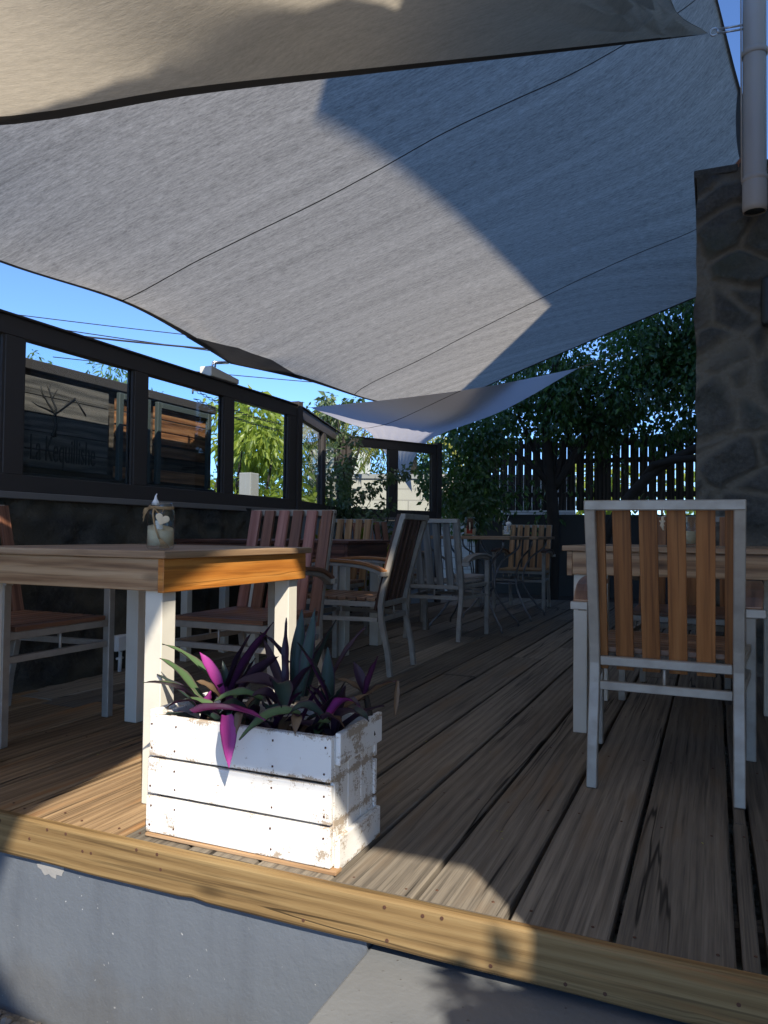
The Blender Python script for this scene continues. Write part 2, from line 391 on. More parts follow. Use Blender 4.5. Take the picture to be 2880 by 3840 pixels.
# concrete block wall
t = NT('block_wall'); o = t.n('ShaderNodeTexCoord').outputs['UV']
br = t.n('ShaderNodeTexBrick', Scale=1.0, Mortar__Size=.012, Brick__Width=.42, Row__Height=.2, Vector=o)
t.set(br.inputs['Color1'], (.58,.53,.44)); t.set(br.inputs['Color2'], (.5,.46,.39)); t.set(br.inputs['Mortar'], (.33,.3,.26))
c = t.mix(t.math('MULTIPLY', t.noise(t.obj(), 2.2, 5), .6), br.outputs[0], (.25,.22,.18))
t.pbr(c, .9, 0, t.bump(t.noise(t.obj(), 50, 4), .5, .006), .2); M['block'] = t.m

M['basalt'] = stone('basalt_pier', [(.055,.054,.048),(.1,.096,.086),(.16,.152,.133),(.085,.1,.076)], (.27,.24,.19))
M['lava'] = stone('lava_wall', [(.018,.018,.017),(.042,.04,.035),(.1,.092,.076),(.05,.053,.037)], (.115,.1,.072))
M['sailgrey'] = fabric('charcoal_shade_cloth', (.05,.05,.05), (.48,.44,.375), 1, 1, .52, .4)
M['sailbrown'] = fabric('taupe_shade_cloth', (.24,.22,.19), (.78,.685,.545), 1, 1, .6, .17, .8)
M['sailwhite'] = fabric('white_sail_cloth', (.8,.78,.78), (.62,.6,.64), 1, 1, .5, .03, .3)
M['hem'] = fabric('dark_hem', (.075,.07,.066), (.1,.093,.086), 1, 1, .5, .1)
M['patch'] = fabric('charcoal_patch', (.13,.13,.135), (.17,.17,.175), 1, 1, .5, .15)

G = lambda *a: [(p, c) for p, c in a]
M['ficus'] = leafmat('ficus_leaves', G((0,(.02,.042,.015)),(.5,(.042,.09,.028)),(.85,(.075,.15,.04)),(1,(.16,.26,.05))), .3, (.16,.36,.03), .3, .6)
M['sunny'] = leafmat('sunny_leaves', G((0,(.1,.15,.025)),(.5,(.22,.28,.04)),(1,(.36,.4,.07))), .45, (.6,.7,.06), .4)
M['feather'] = leafmat('feathery_leaves', G((0,(.05,.1,.035)),(.5,(.09,.16,.05)),(1,(.17,.24,.07))), .4, (.25,.42,.07), .5)
M['shrub'] = leafmat('shrub_leaves', G((0,(.025,.05,.02)),(.6,(.05,.1,.035)),(1,(.12,.15,.06))), .25, (.2,.35,.05), .32, .5)
M['shrubmid'] = leafmat('shrub_leaves_pale', G((0,(.035,.06,.028)),(.6,(.085,.13,.06)),(1,(.19,.22,.11))), .3, (.25,.38,.08), .32, .5)
M['palm'] = leafmat('palm_leaves', G((0,(.14,.16,.03)),(.5,(.26,.26,.04)),(1,(.38,.36,.06))), .4, (.5,.5,.05), .45)
M['leaftop'] = None

# leaf of the purple plants: green upper face, purple lower face
def rheo(name, a, b, edge, rough=.38):
    t = NT(name)
    sp = t.n('ShaderNodeSeparateXYZ', Vector=t.n('ShaderNodeTexCoord').outputs['UV'])
    across = t.math('ABSOLUTE', t.math('SUBTRACT', sp.outputs[1], .5))
    ln = t.noise(t.uvs(1.5, 40, t.rnd()), 1.0, 3)
    c = t.mix(ln, a, b); c = t.mix(t.ramp(across, [(.38, 0.0), (.5, 1.0)]), c, edge)
    p = t.n('ShaderNodeBsdfPrincipled', Roughness=rough); t.set(p.inputs['Base Color'], c); t.set(p.inputs['Specular IOR Level'], .3)
    t.set(p.inputs['Normal'], t.bump(ln, .15, .001))
    tr = t.n('ShaderNodeBsdfTranslucent', Color=c); mx = t.n('ShaderNodeMixShader', Fac=.22); t.set(mx.inputs[1], p); t.set(mx.inputs[2], tr)
    t.t.links.new(mx.outputs[0], t.out.inputs[0]); return t.m
M['rh_green'] = rheo('green_leaf_face', (.065,.125,.05), (.14,.22,.095), (.11,.07,.07))
M['rh_teal'] = rheo('dark_leaf_face', (.02,.04,.034), (.045,.075,.058), (.05,.02,.045))
M['rh_purple'] = rheo('purple_leaf_face', (.05,.014,.045), (.1,.026,.085), (.03,.01,.028))
M['rh_magenta'] = rheo('magenta_leaf_face', (.28,.035,.19), (.47,.07,.33), (.15,.015,.11))
M['rh_dark'] = rheo('dark_purple_leaf_face', (.024,.014,.026), (.05,.025,.048), (.035,.016,.035))
M['rh_red'] = rheo('red_leaf_face', (.09,.025,.035), (.17,.045,.065), (.07,.015,.03))
M['rh_dry'] = rheo('dry_leaf_face', (.13,.08,.05), (.2,.13,.07), (.1,.06,.04))

# ------------------------------------------------------------------ camera, light, sky
F, HC = 1640.0, 0.82
yaw, pitch, roll = R(23.5), math.atan(45/1640), R(.65)
fw0 = V((-math.sin(yaw), math.cos(yaw), 0)); r0 = V((math.cos(yaw), math.sin(yaw), 0))
fw = fw0*math.cos(pitch)+V((0,0,1))*math.sin(pitch); u0 = r0.cross(fw)
rr = r0*math.cos(roll)+u0*math.sin(roll); uu = u0*math.cos(roll)-r0*math.sin(roll)
S.render.engine = 'CYCLES'; S.cycles.transparent_max_bounces = 20
cd = bpy.data.cameras.new('camera'); cam = bpy.data.objects.new('camera', cd); COL.objects.link(cam)
cam.matrix_world = Matrix(((rr.x,uu.x,-fw.x,0),(rr.y,uu.y,-fw.y,0),(rr.z,uu.z,-fw.z,HC),(0,0,0,1)))
cd.sensor_fit = 'VERTICAL'; cd.sensor_height = 36; cd.sensor_width = 27; cd.lens = 36*F/2212
cd.clip_start = .02; cd.clip_end = 2000
S.camera = cam
D = V((.497,-.568,.657)).normalized()
sl = bpy.data.lights.new('sun', 'SUN'); sun = bpy.data.objects.new('sun', sl); COL.objects.link(sun)
sl.energy = 3.75; sl.angle = R(.53); sl.color = (1.0,.93,.82)
sun.rotation_euler = D.to_track_quat('Z', 'Y').to_euler(); sun.location = D*30
w = bpy.data.worlds.new('World'); S.world = w; w.use_nodes = True
nt = w.node_tree; bg = nt.nodes['Background']; sky = nt.nodes.new('ShaderNodeTexSky'); sky.sky_type = 'NISHITA'; sky.sun_disc = False
sky.sun_elevation = math.asin(D.z); sky.sun_rotation = math.atan2(D.x, D.y); sky.ozone_density = 8.0; sky.air_density = .68; sky.dust_density = 0.0; sky.altitude = 1500
nt.links.new(sky.outputs[0], bg.inputs[0]); bg.inputs[1].default_value = .15
S.view_settings.view_transform = 'Standard'; S.view_settings.look = 'None'; S.view_settings.exposure = 1.06; S.view_settings.gamma = 1

# ------------------------------------------------------------------ setting: ground, deck, step
def grid_plane(x0, x1, y0, y1, z, nx, ny, amp=0, hole=None):
    return [[(x0+(x1-x0)*i/nx, y0+(y1-y0)*j/ny, z+(noise.noise(V((x0+(x1-x0)*i/nx, y0+(y1-y0)*j/ny, 0))*1.4)*amp if amp else 0)) for i in range(nx+1)] for j in range(ny+1)]
m = MB(); m.grid(grid_plane(-400, 400, -400, 400, -.56, 40, 40)); kind(m.build('ground', M['ground']), 'structure')
m = MB()
for k in range(260):        # loose stones at the foot of the riser
    a = random.uniform(-2.1,-1.5); b = random.uniform(1.1,1.58); r_ = random.uniform(.008,.02)
    m.lathe([(0,-r_*.5),(r_*.8,-r_*.3),(r_,0),(r_*.7,r_*.45),(0,r_*.6)], (a,b,-.558+r_*.4), 7, 0, random.random())
kind(m.build('gravel', M['ground']), 'stuff')

rng = random.Random(3)
xs = [-3.75]
while xs[-1] < -1.1: xs.append(xs[-1]+rng.uniform(.195,.225))
xs = [x for x in xs if x < -1.1]+[-1.04,-.825,-.618,-.407,-.191,.045,.09,.31,.53,.76,1.0]
m = MB()
def plank(x0, x1, y0, y1, dz, rnd, mi=0):
    n = max(2, int((y1-y0)/.5)); w = x1-x0
    P0 = []
    for i in range(n+1):
        y = y0+(y1-y0)*i/n; e = rng.uniform(-.0025,.0025); f = rng.uniform(-.0025,.0025)
        P0.append((y, x0+.006+e, x1-.006+f, dz+rng.uniform(-.001,.001)))
    b = len(m.v)
    ch = .004
    for y, a, c, z in P0:
        m.v += [V((a,y,-.04)), V((a,y,z-ch)), V((a+ch,y,z)), V((c-ch,y,z)), V((c,y,z-ch)), V((c,y,-.04))]
    ou, ov = rnd*31.7, rnd*13.3
    vv = [-.04, 0, .004, w-.004, w, w+.04]
    for i in range(n):
        for k in range(5):
            q = [b+6*i+k, b+6*i+k+1, b+6*i+7+k, b+6*i+6+k]
            y_a, y_b = P0[i][0], P0[i+1][0]
            m.face(q[::-1], [(y_b+ou,vv[k]+ov),(y_b+ou,vv[k+1]+ov),(y_a+ou,vv[k+1]+ov),(y_a+ou,vv[k]+ov)], rnd, mi)
    m.face([b+k for k in range(6)], [(k*.05+ou,ov) for k in range(6)], rnd, mi)
    e = b+6*n; m.face([e+5-k for k in range(6)], [(k*.05+ou,ov) for k in range(6)], rnd, mi)
nailpos = []
for x0, x1 in zip(xs[:-1], xs[1:]):
    cuts = [1.614]
    if x1-x0 < .06: cuts += [2.42, 4.1, 9.7]
    else:
        y = 1.614+rng.uniform(.9,1.25) if x0 < -1.5 else 1.614+rng.uniform(2.2,5.5)
        while y < 8.6: cuts.append(y); y += rng.uniform(2.5,4.5)
        cuts.append(9.7)
    for a, b in zip(cuts[:-1], cuts[1:]):
        plank(x0, x1, a+(.003 if a > 1.7 else 0), b-.003, rng.uniform(-.003,.0015), rng.random(), 2 if x0 < -1.5 and a < 1.7 else 0)  # short front left planks take the sunlit tone
    for jy in (1.66, 2.3, 2.95, 3.6, 4.3, 5.0):
        for fx in (.2,.8) if x1-x0 > .1 else (.5,):
            nailpos.append((x0+(x1-x0)*fx+rng.uniform(-.01,.01), jy+rng.uniform(-.02,.02)))
for nx_, ny_ in nailpos:
    m.lathe([(.0001,.0022),(.0032,.002),(.0038,.0008)], (nx_,ny_,0), 8, 1)
# joists below the gaps so no daylight shows between boards
for y in (1.9, 2.9, 3.9, 4.9, 5.9, 6.9, 7.9, 8.9): m.box((-3.75,y-.03,-.14), (1.0,y+.03,-.041), 0, 0, .2)
rust = plain('rusty_nail', (.09,.04,.022), .8)
deck = kind(m.build('deck', [M['deck'], rust, M['decksun']]), 'structure')
# front beam with rounded nose, dents along its lower edge
m = MB(); n = 150
prof = [(1.612,-.11),(1.612,-.001),(1.609,.0015),(1.593,.002),(1.588,-.0005),(1.5855,-.006),(1.585,-.03),(1.585,-.075),(1.5852,-.103),(1.588,-.108),(1.6,-.109)]
G2, U2 = [], []
for i in range(n+1):
    x = -5+6.4*i/n; w1 = noise.noise(V((x*5,0,0))); dent = .007*max(0, 1-abs(x+1.19)/.03)+.006*max(0, 1-abs(x+.75)/.02)+.005*max(0, 1-abs(x+.02)/.03)
    row, ur, vv = [], [], 0
    for j, (y, z) in enumerate(prof):
        if j: vv += math.hypot(y-prof[j-1][0], z-prof[j-1][1])
        low = 1 if j >= 8 else 0
        row.append((x, y+noise.noise(V((x*2.3,j*.8,3)))*.0012, z+low*(w1*.002+dent)+(w1*.001 if 1 < j < 5 else 0))); ur.append((x, vv))
    G2.append(row); U2.append(ur)
m.grid([list(r_) for r_ in G2], U2, 0, .5, False)
for k in range(26):
    x = rng.uniform(-2.2,.6); z = rng.choice((-.014,-.018,-.05,-.09)); m.tube([(x,1.586,z),(x,1.5838,z)], .0042, 8, 1)
kind(m.build('edge_beam', [M['beam'], rust], deck), 'structure')
m = MB(); m.box((-6,1.603,-.6), (-.728,1.9,-.11), 0)
c = m.build('riser_wall', M['riser']); tag(c, 'grey blue painted concrete riser below the front edge of the deck', 'wall')
m = MB(); rgb = random.Random(6); P0 = []
for k in range(22):
    a = 2*math.pi*k/22; r_ = .034*(1+.35*rgb.uniform(-1,1)); P0.append((-1.70+1.25*r_*math.cos(a), 1.6015, min(-.1105, -.124+.75*r_*math.sin(a))))
m.grid([[(-1.70,1.6005,-.126)]*23, P0+P0[:1]])
m.build('bare_patch', M['concrete'], c)
m = MB(); m.box((-.725,-.9,-.6), (2.2,1.9,-.131), 0, 0, .4)
kind(m.build('step', M['step'], None, .006, 2), 'structure')

# ------------------------------------------------------------------ stone walls
def rubble(fn, nu, nv, W, H, cell, seed, amp, msize, org, metric='DISTANCE'):
    """fn(u,v,h)->point; irregular stones with sunken/raised joints. returns grid,uv,mask"""
    Gd, U, K = [], [], []
    for j in range(nv+1):
        row, ur = [], []
        for i in range(nu+1):
            u, v = W*i/nu, H*j/nv
            p = V((u/cell[0]+noise.noise(V((u*3.1,v*3.1,seed)))*.28, v/cell[1]+noise.noise(V((u*3.1,v*3.1,seed+9)))*.28, seed*1.7))
            d, pts = noise.voronoi(p, distance_metric=metric, exponent=2.5)
            e = (d[1]-d[0]); k = max(0, min(1, 1-(e-msize*.4)/msize))
            h = amp*(1-k)*(.5+.9*noise.noise(pts[0]*3.3+V((4,1,0)))) + amp*.45*noise.fractal(V((u*9,v*9,seed)), .9, 2.0, 4) + k*amp*.1
            row.append(fn(u, v, h)); ur.append((u, v)); K.append(k)
        Gd.append(row); U.append(ur)
    return Gd, U, K
# left lava-stone wall that carries the glass screen
m = MB(); Gd, U, K = rubble(lambda u, v, h: (-3.20+h, -1.0+u, -.1+v), 240, 60, 6.55, 1.09, (.62,.5), 3.3, .06, .2, None)
for row in Gd: row.reverse()
for r_ in U: r_.reverse()
Kr = []
for j in range(61): Kr += K[j*241:(j+1)*241][::-1]
m.grid(Gd, U); nb = len(m.v)
top = [[(-3.27-.5*j/6+0, -1.0+6.55*i/80, 1.0+(.0 if j in (0,) else .07)+.05*noise.noise(V((i*.35,j*.7,1)))) for i in range(81)] for j in range(7)]
top[0] = [(x, y, .99) for x, y, z in top[0]]
m.grid(top)
back = [[(-3.77, -1.0+6.55*i/40, 1.1-1.5*j) for i in range(41)] for j in range(2)]
m.grid(back)
wl = m.build('stone_wall', M['lava'], None, 0, 1, False, Kr+[0]*(len(m.v)-nb)); tag(wl, 'dark lava stone wall below the tinted glass screen', 'wall')
# basalt pier of the house at right
m = MB(); Gd, U, K = rubble(lambda u, v, h: (-.10+u+.03*noise.noise(V((v*4,1,0)))*max(0, 1-u/.12), 5.0-h, -.2+v*(1+.02*u)), 110, 330, 1.05, 3.23, (.27,.25), 7.7, .05, .15, None)
m.grid(Gd, U); nb = len(m.v)
Gs = [[(Gd[j][0][0], Gd[j][0][1]+(.55)*i/3, Gd[j][0][2]) for i in (3,2,1,0)] for j in range(331)]
m.grid(Gs)
Gt = [[(Gd[330][i][0], Gd[330][i][1]+.55*k, Gd[330][i][2]+.012*noise.noise(V((i*.3,k*1.0,5)))) for i in range(111)] for k in range(2)]
m.grid(Gt)
pier = m.build('stone_pier', M['basalt'], None, 0, 1, False, K+[.6]*(4*331)+[0]*222); tag(pier, 'dark basalt rubble pier at the end of the house wall', 'wall')
m = MB(); rngp = random.Random(2)
x = -.112
while x < .8:
    w_ = rngp.uniform(.12,.26); z = 3.025+.02*x; m.hexa([(x+ (w_-.008)*(i & 1), (4.982+rngp.uniform(-.012,.012), 5.5)[(i >> 1) & 1], z+((i >> 2) & 1)*rngp.uniform(.035,.06)) for i in range(8)], 0); x += w_
m.build('coping', M['basalt'], pier, .008, 2)
m = MB()
for k in range(3):
    m.tube([(.19+.24*k,5.2,3.13+.01*k),(.19+.24*k,5.75,3.3+.01*k)], .075, 12)
tag(m.build('ridge_tile', M['tile']), 'terracotta ridge tiles behind the top of the basalt pier', 'roof tiles')
m = MB(); m.box((.255,4.86,2.05), (.42,4.955,2.33), 2)
wb = tag(m.build('wall_box', M['darkplastic'], None, .02, 3), 'dark rounded wall box on the basalt pier under the downpipe', 'wall box')

# ------------------------------------------------------------------ downpipe
dp = thing('downpipe', 'beige plastic downpipe ending in the air before the basalt pier', 'downpipe', (.215,4.78,2.68))
m = MB(); m.lathe([(.056,.0),(.062,.0),(.066,.03),(.066,.17),(.0625,.18),(.0625,1.8)], (0,0,0), 28)
m.lathe([(.066,.172),(.07,.18),(.07,.2),(.0625,.205)], (0,0,0), 28)
m.build('pipe', M['pipe'], dp)
m = MB(); m.lathe([(.0655,.905),(.071,.91),(.071,.935),(.0655,.94)], (0,0,0), 28); m.build('pipe_clip', M['pipe'], dp)
m = MB(); m.tube([(-.068,-.02,.18),(-.072,-.02,1.8)], .005, 6); m.build('cable', M['pipe'], dp)
m = MB(); m.tube([(0,0,1.79),(.0,0,1.86),(.06,.0,1.93),(.14,0,1.95),(.75,0,1.97)], .0625, 20); m.build('elbow', M['pipe'], dp)
m = MB(); m.lathe([(.0001,0),(.05,.002),(.055,.01)], (0,0,.004), 24); m.build('pipe_end', M['darkplastic'], dp)

# ------------------------------------------------------------------ glass wind screens
def screen(label, a, b, n, zb=1.004, zt=1.868, first_post=False, end_post=True, post_h=1.905, panes=None):
    a, b = V((*a,0)), V((*b,0)); d = (b-a).normalized(); L = (b-a).length
    t = thing('glass_screen', label, 'glass screen', a, math.atan2(d.y, d.x))
    m = MB()
    m.box((0,-.03,zt-.095), (L,.03,zt), 0); m.box((0,-.03,zb), (L,.03,zb+.085), 0)
    m.box((0,-.045,zt), (L,.045,zt+.012), 0)
    eds = panes if panes else [L*i/n for i in range(n+1)]
    for i, e in enumerate(eds):
        w_ = .056
        e0 = max(0, e-w_); e1 = min(L, e+w_)
        m.box((e0,-.029,zb+.085), (e1,.029,zt-.095), 2)
    m.build('frame', M['frame'], t, .003, 1)
    for e0, e1 in zip(eds[:-1], eds[1:]):
        a0 = e0+.056; a1 = e1-.056
        g = MB(); g.box((a0-.004,-.004,zb+.082), (a1+.004,.004,zt-.092), 0); p = g.build('pane', M['pane'], t)
        for y0, y1 in ((.006,.022), (-.022,-.006)):
            for x0_, x1_ in ((a0, a0+.012), (a1-.012, a1)):
                g = MB(); g.box((x0_,y0,zb+.085), (x1_,y1,zt-.095), 2); g.build('glazing_bead', M['frame'], p)
    g = MB(); g.box((0,-.05,zb-.036), (L,.038,zb-.001), 0); g.build('sill', M['sill'], t, .003, 1)
    if end_post:
        g = MB(); g.box((L+.002,-.045,.0), (L+.075,.045,post_h), 2); g.build('post', M['frame'], t, .003, 1)
    return t
ed = [0.0]
ys = [-.935,-.03,.88,1.785,2.695,3.6,4.51,5.405]
sA = screen('long tinted glass screen on the lava stone wall, wooden sign behind it', (-3.20,-.99), (-3.20,5.46), 7, panes=[y+.99 for y in ys])
sB = screen('short angled glass screen between the dark corner posts', (-3.215,5.55), (-3.72,7.36), 2, zb=1.0)
sC = screen('far glass screen turned towards us with white cloth behind it', (-3.70,7.44), (-3.07,8.58), 2, zb=1.0)
def wallseg(a, b, z0, z1, th, name, mat, label, cat='wall'):
    a, b = V((*a,0)), V((*b,0)); d = (b-a).normalized(); L = (b-a).length; n = V((-d.y,d.x,0))
    m = MB(); P = [(a if not i & 1 else b)+n*(th*((i >> 1) & 1))+V((0,0,(z0,z1)[(i >> 2) & 1])) for i in range(8)]
    m.hexa(P, 0, 0, .4); o_ = m.build(name, mat); tag(o_, label, cat); return o_
wallseg((-3.19,5.56), (-3.7,7.4), -.4, .962, .35, 'plaster_wall', M['greyplaster'], 'blue grey plastered wall under the short angled glass screen')
wallseg((-3.68,7.43), (-3.04,8.62), -.4, .962, .35, 'plaster_wall', M['greyplaster'], 'blue grey plastered wall under the far glass screen')
m = MB(); rg = random.Random(8)
Gt = []
for j in range(9):
    Gt.append([( (-3.35-.6*math.sin(j*math.pi/8)*.6 if 0 else -3.3-.075*j), 5.55+ (7.4-5.55)*i/30-.0, 1.0) for i in range(31)])
# ------------------------------------------------------------------ sign and pallets outside the screen
sg = thing('wooden_sign', 'grey plank sign with a painted tree, roof line and lettering behind the glass', 'sign', (-3.56,3.385,1.17))
m = MB(); rg = random.Random(5); z = 0
for k in range(5):
    h = .104; m.box((0,-.335,z), (.02,.335,z+h-.004), 1, 0, rg.random()); z += h
m.build('plank_panel', M['signwood'], sg, .002, 1)
cu = bpy.data.curves.new('lettering', 'FONT'); cu.body = 'La Kequillishe'; cu.size = .16; cu.extrude = .0015; cu.align_x = 'CENTER'
lt = bpy.data.objects.new('lettering', cu); COL.objects.link(lt); lt.parent = sg; lt.location = (.0225,-.02,.045); lt.rotation_euler = (R(90),0,R(90)); lt.scale = (.56,1.3,1)
cu.materials.append(M['black'])
bpy.context.view_layer.update(); lme = bpy.data.meshes.new_from_object(lt); lme.materials.clear(); lme.materials.append(M['black'])
lt2 = bpy.data.objects.new('lettering', lme); COL.objects.link(lt2); lt2.parent = sg; lt2.location = lt.location; lt2.rotation_euler = lt.rotation_euler; lt2.scale = lt.scale
bpy.data.objects.remove(lt); lt2.name = 'lettering'
m = MB()
def br(pts, r_): m.tube([(.021, y, z) for y, z in pts], [r_*(1-.75*i/(len(pts)-1)) for i in range(len(pts))], 6)
br([(-.11,.19),(-.085,.25),(-.09,.30),(-.1,.33),(-.14,.37),(-.19,.43),(-.2,.47)], .013)
br([(-.095,.31),(-.09,.36),(-.12,.41),(-.14,.45),(-.135,.49)], .009)
br([(-.1,.33),(-.16,.345),(-.22,.355),(-.26,.37)], .006)
br([(-.12,.41),(-.1,.44),(-.08,.47)], .004); br([(-.165,.4),(-.2,.42)], .004); br([(-.14,.45),(-.16,.49)], .003)
br([(-.085,.19),(-.095,.25)], .008)
m.tube([(.021,-.085,.335),(.021,.055,.44)], .007, 6); m.tube([(.021,.055,.44),(.021,.14,.35)], .006, 6)
m.build('emblem', M['black'], sg)
bk = thing('notice_frame', 'dark backing frame standing on the wall behind the sign and pallets', 'frame', (-3.62,3.0,1.09))
m = MB(); m.box((-.04,-1.6,0), (-.015,1.9,.64), 1); m.build('backing_board', M['fence'], bk)
m = MB(); m.box((-.03,-1.6,.64), (.05,1.9,.70), 1); m.build('rail', M['frame'], bk, .004, 1)
m = MB(); m.box((-.03,-1.6,-.02), (.05,1.9,.05), 1); m.build('rail', M['frame'], bk, .004, 1)
def pallet(y0, y1, label, sd):
    t = thing('pallet', label, 'pallet', (-3.56,(y0+y1)/2,1.16)); L = (y1-y0)/2; rg = random.Random(sd)
    m = MB(); z = .0
    for k in range(6):
        if k not in (1,): m.box((-.012,-L,z), (.004,L,z+.08+rg.uniform(-.01,.004)), 1, 0, rg.random())
        z += .088
    m.build('boards', M['palletwood'], t, .002, 1)
    for y in (-L+.02, L-.02):
        m = MB(); m.box((.006,y-.02,-.02), (.035,y+.02,.55), 2); m.build('stile', M['stile'], t, .003, 1)
    m = MB(); m.box((.006,-L+.042,.51), (.033,L-.042,.55), 1); m.build('rail', M['stile'], t, .003, 1)

pallet(3.80, 4.10, 'narrow reddish pallet beside the painted sign', 1)
pallet(4.17, 4.78, 'wide reddish pallet with grey stiles beyond the mullion', 2)
# chain hung outside the third pane
m = MB()
for ch, (z0, z1, sag) in enumerate(((1.80,1.72,.035),(1.74,1.665,.03))):
    n = 34
    for k in range(n):
        f = (k+.5)/n; y = 4.3+1.15*f; z = z0+(z1-z0)*f-sag*math.sin(f*math.pi); ver = k % 2
        pts = []
        for q in range(9):
            a = 2*math.pi*q/8; l, w_ = .024*math.cos(a), .0095*math.sin(a)
            pts.append((-3.32+(0 if ver else w_), y+l, z+(w_ if ver else 0)))
        m.tube(pts, .0024, 5, cap=False)
m.lathe([(.006,-.03),(.007,0),(.006,.03)], (-3.32,4.28,1.8), 8)
tag(m.build('chain', M['iron']), 'double dark chain hanging outside the pane before the sunny tree', 'chain')

# ------------------------------------------------------------------ junction box on the stone wall
jb = thing('junction_box', 'white junction box on the lava wall behind the left table', 'junction box', (-3.15,3.46,.165))
m = MB(); m.box((-.035,-.06,-.045), (.01,.06,.045), 1); m.build('housing', M['white'], jb, .008, 2)
m = MB(); m.box((.0105,-.058,-.043), (.022,.058,.043), 1); m.build('cover', M['white'], jb, .005, 2)
m = MB(); m.tube([(-.015,0,-.046),(-.015,-.005,-.17)], .011, 10); m.tube([(-.015,-.03,-.09),(-.015,.02,-.09)], .007, 8); m.build('conduit', M['white'], jb)

# ------------------------------------------------------------------ shade sails
def coons(c0, c1, d0, d1, nu, nv):
    """c0: v=0, c1: v=1 (along u); d0: u=0, d1: u=1 (along v)"""
    out = []
    for j in range(nv+1):
        v = j/nv; row = []
        for i in range(nu+1):
            u = i/nu
            p = c0[i]*(1-v)+c1[i]*v+d0[j]*(1-u)+d1[j]*u-(c0[0]*(1-u)*(1-v)+c0[nu]*u*(1-v)+c1[0]*(1-u)*v+c1[nu]*u*v)
            row.append(p)
        out.append(row)
    return out
def relax(Gd, it=110, om=1.75):
    """soap-film tension: every inner point moves to the mean of its neighbours"""
    n, k = len(Gd), len(Gd[0])
    for _ in range(it):
        for j in range(1, n-1):
            a, b, c = Gd[j-1], Gd[j], Gd[j+1]
            for i in range(1, k-1):
                b[i] = b[i]+((a[i]+c[i]+b[i-1]+b[i+1])*.25-b[i])*om
    return Gd
def gat(Gd, u, v):
    nv, nu = len(Gd)-1, len(Gd[0])-1; x = min(max(u,0),1)*nu; y = min(max(v,0),1)*nv; i = min(int(x), nu-1); j = min(int(y), nv-1); a, b = x-i, y-j
    return Gd[j][i]*(1-a)*(1-b)+Gd[j][i+1]*a*(1-b)+Gd[j+1][i]*(1-a)*b+Gd[j+1][i+1]*a*b
def seam(Gd, uvp, w_, dz, n=60):
    us = spline([(a, b, 0) for a, b in uvp], n+1); pts = [gat(Gd, q.x, q.y)+V((0,0,dz)) for q in us]
    m = MB(); m.rect_path(pts, w_, .0025, (pts[-1]-pts[0]).cross(V((0,0,1)))); return m
def creases(Gd, ci, cj, amp, k):      # tension creases fanning out of a corner
    n = len(Gd)-1
    for j in range(1, n):
        for i in range(1, n):
            a, b = abs(i-ci)/n, abs(j-cj)/n; d = math.hypot(a, b); th = math.atan2(b, a)
            Gd[j][i] = Gd[j][i]+V((0,0,1))*amp*math.sin(th*k)*math.exp(-((d-.12)/.13)**2)*min(1, math.sin(2*th)*3)
NU = NV = 44
L_ = V((-3.2,4.545,2.035)); F_ = V((-2.914,8.29,2.227)); R_ = V((.247,5.8,3.743)); N_ = V((-3.1,.25,2.5))
c0 = spline([L_, (-3.027,5.192,2.041), (-3.05,6.789,2.112), F_], NU+1)          # L->F
c1 = spline([N_, (-2.3,.55,2.66), (-1.6,.82,2.8), (-1.167,1.02,2.93), (-.982,1.125,3.02), (-.80,1.29,3.17), (-.607,1.48,3.345), (-.47,1.56,3.45), (-.33,2.05,3.58), (-.2,3.0,3.78), (-.14,3.8,3.92), (.0,4.75,4.05), (.165,5.5,3.80), R_], NU+1)     # N->R
d0 = spline([L_, (-3.12,4.119,2.052), (-3.04,3.313,2.098), (-3.05,2.495,2.063), (-3.06,1.7,2.08), N_], NV+1)  # L->N
d1 = spline([F_, (-2.338,8.2,2.469), (-1.018,7.7,2.79), (-.14,6.95,2.86), (.02,6.72,2.86), (.17,6.1,3.3), R_], NV+1)       # F->R
GS = relax(coons(c0, c1, d0, d1, NU, NV))
SEAMS = (((0,.297),(.174,.447),(.273,.523),(.364,.591),(.439,.652),(.508,.712),(.576,.765),(.644,.818),(.72,.886),(.85,1)), ((.463,0),(.485,.038),(.629,.205),(.712,.348),(.773,.47),(.826,.583),(.879,.689),(.947,.803)))
creases(GS, 0, 0, .008, 15)
# uv: metres measured along seam direction
sd = (gat(GS, .72, .886)-gat(GS, 0, .297)).normalized(); nn = (F_-L_).cross(R_-L_).normalized(); cr = nn.cross(sd)
UVS = [[((p).dot(sd), (p).dot(cr)) for p in row] for row in GS]
gs = thing('shade_sail', 'large charcoal grey shade sail with cast shadow, stretched over the deck', 'shade sail', L_)
m = MB(); m.grid(GS, UVS); cl = m.build('cloth', M['sailgrey'], gs, world=True)
for nm, cv, off in (('hem', c0, 1), ('hem', c1, 1), ('hem', d0, 1), ('hem', d1, 1)):
    cen = (L_+F_+R_+N_)/4; pts = []
    for k, p in enumerate(cv): pts.append(p+V((0,0,-.004)))
    inn = [p+(cen-p).normalized()*.034 for p in pts]
    m = MB(); m.grid([pts, inn]); m.build('hem', M['hem'], gs, world=True)
for q in SEAMS:
    seam(GS, q, .008, -.003).build('seam', M['hem'], gs, world=True)
def corner_patch(uc, vc, su, sv, ru, rv, name):
    rows = []
    for a in range(9):
        row = []
        for b in range(13):
            th = math.pi/2*b/12; q = a/8
            row.append(gat(GS, uc+su*ru*q*math.cos(th), vc+sv*rv*q*math.sin(th))+V((0,0,-.009)))
        rows.append(row)
    m = MB(); m.grid(rows); return m.build(name, M['patch'], gs, world=True)
corner_patch(0, 0, 1, 1, .2, .15, 'corner_patch'); corner_patch(1, 1, -1, -1, .05, .07, 'corner_patch'); corner_patch(1, 0, -1, 1, .1, .08, 'corner_patch')

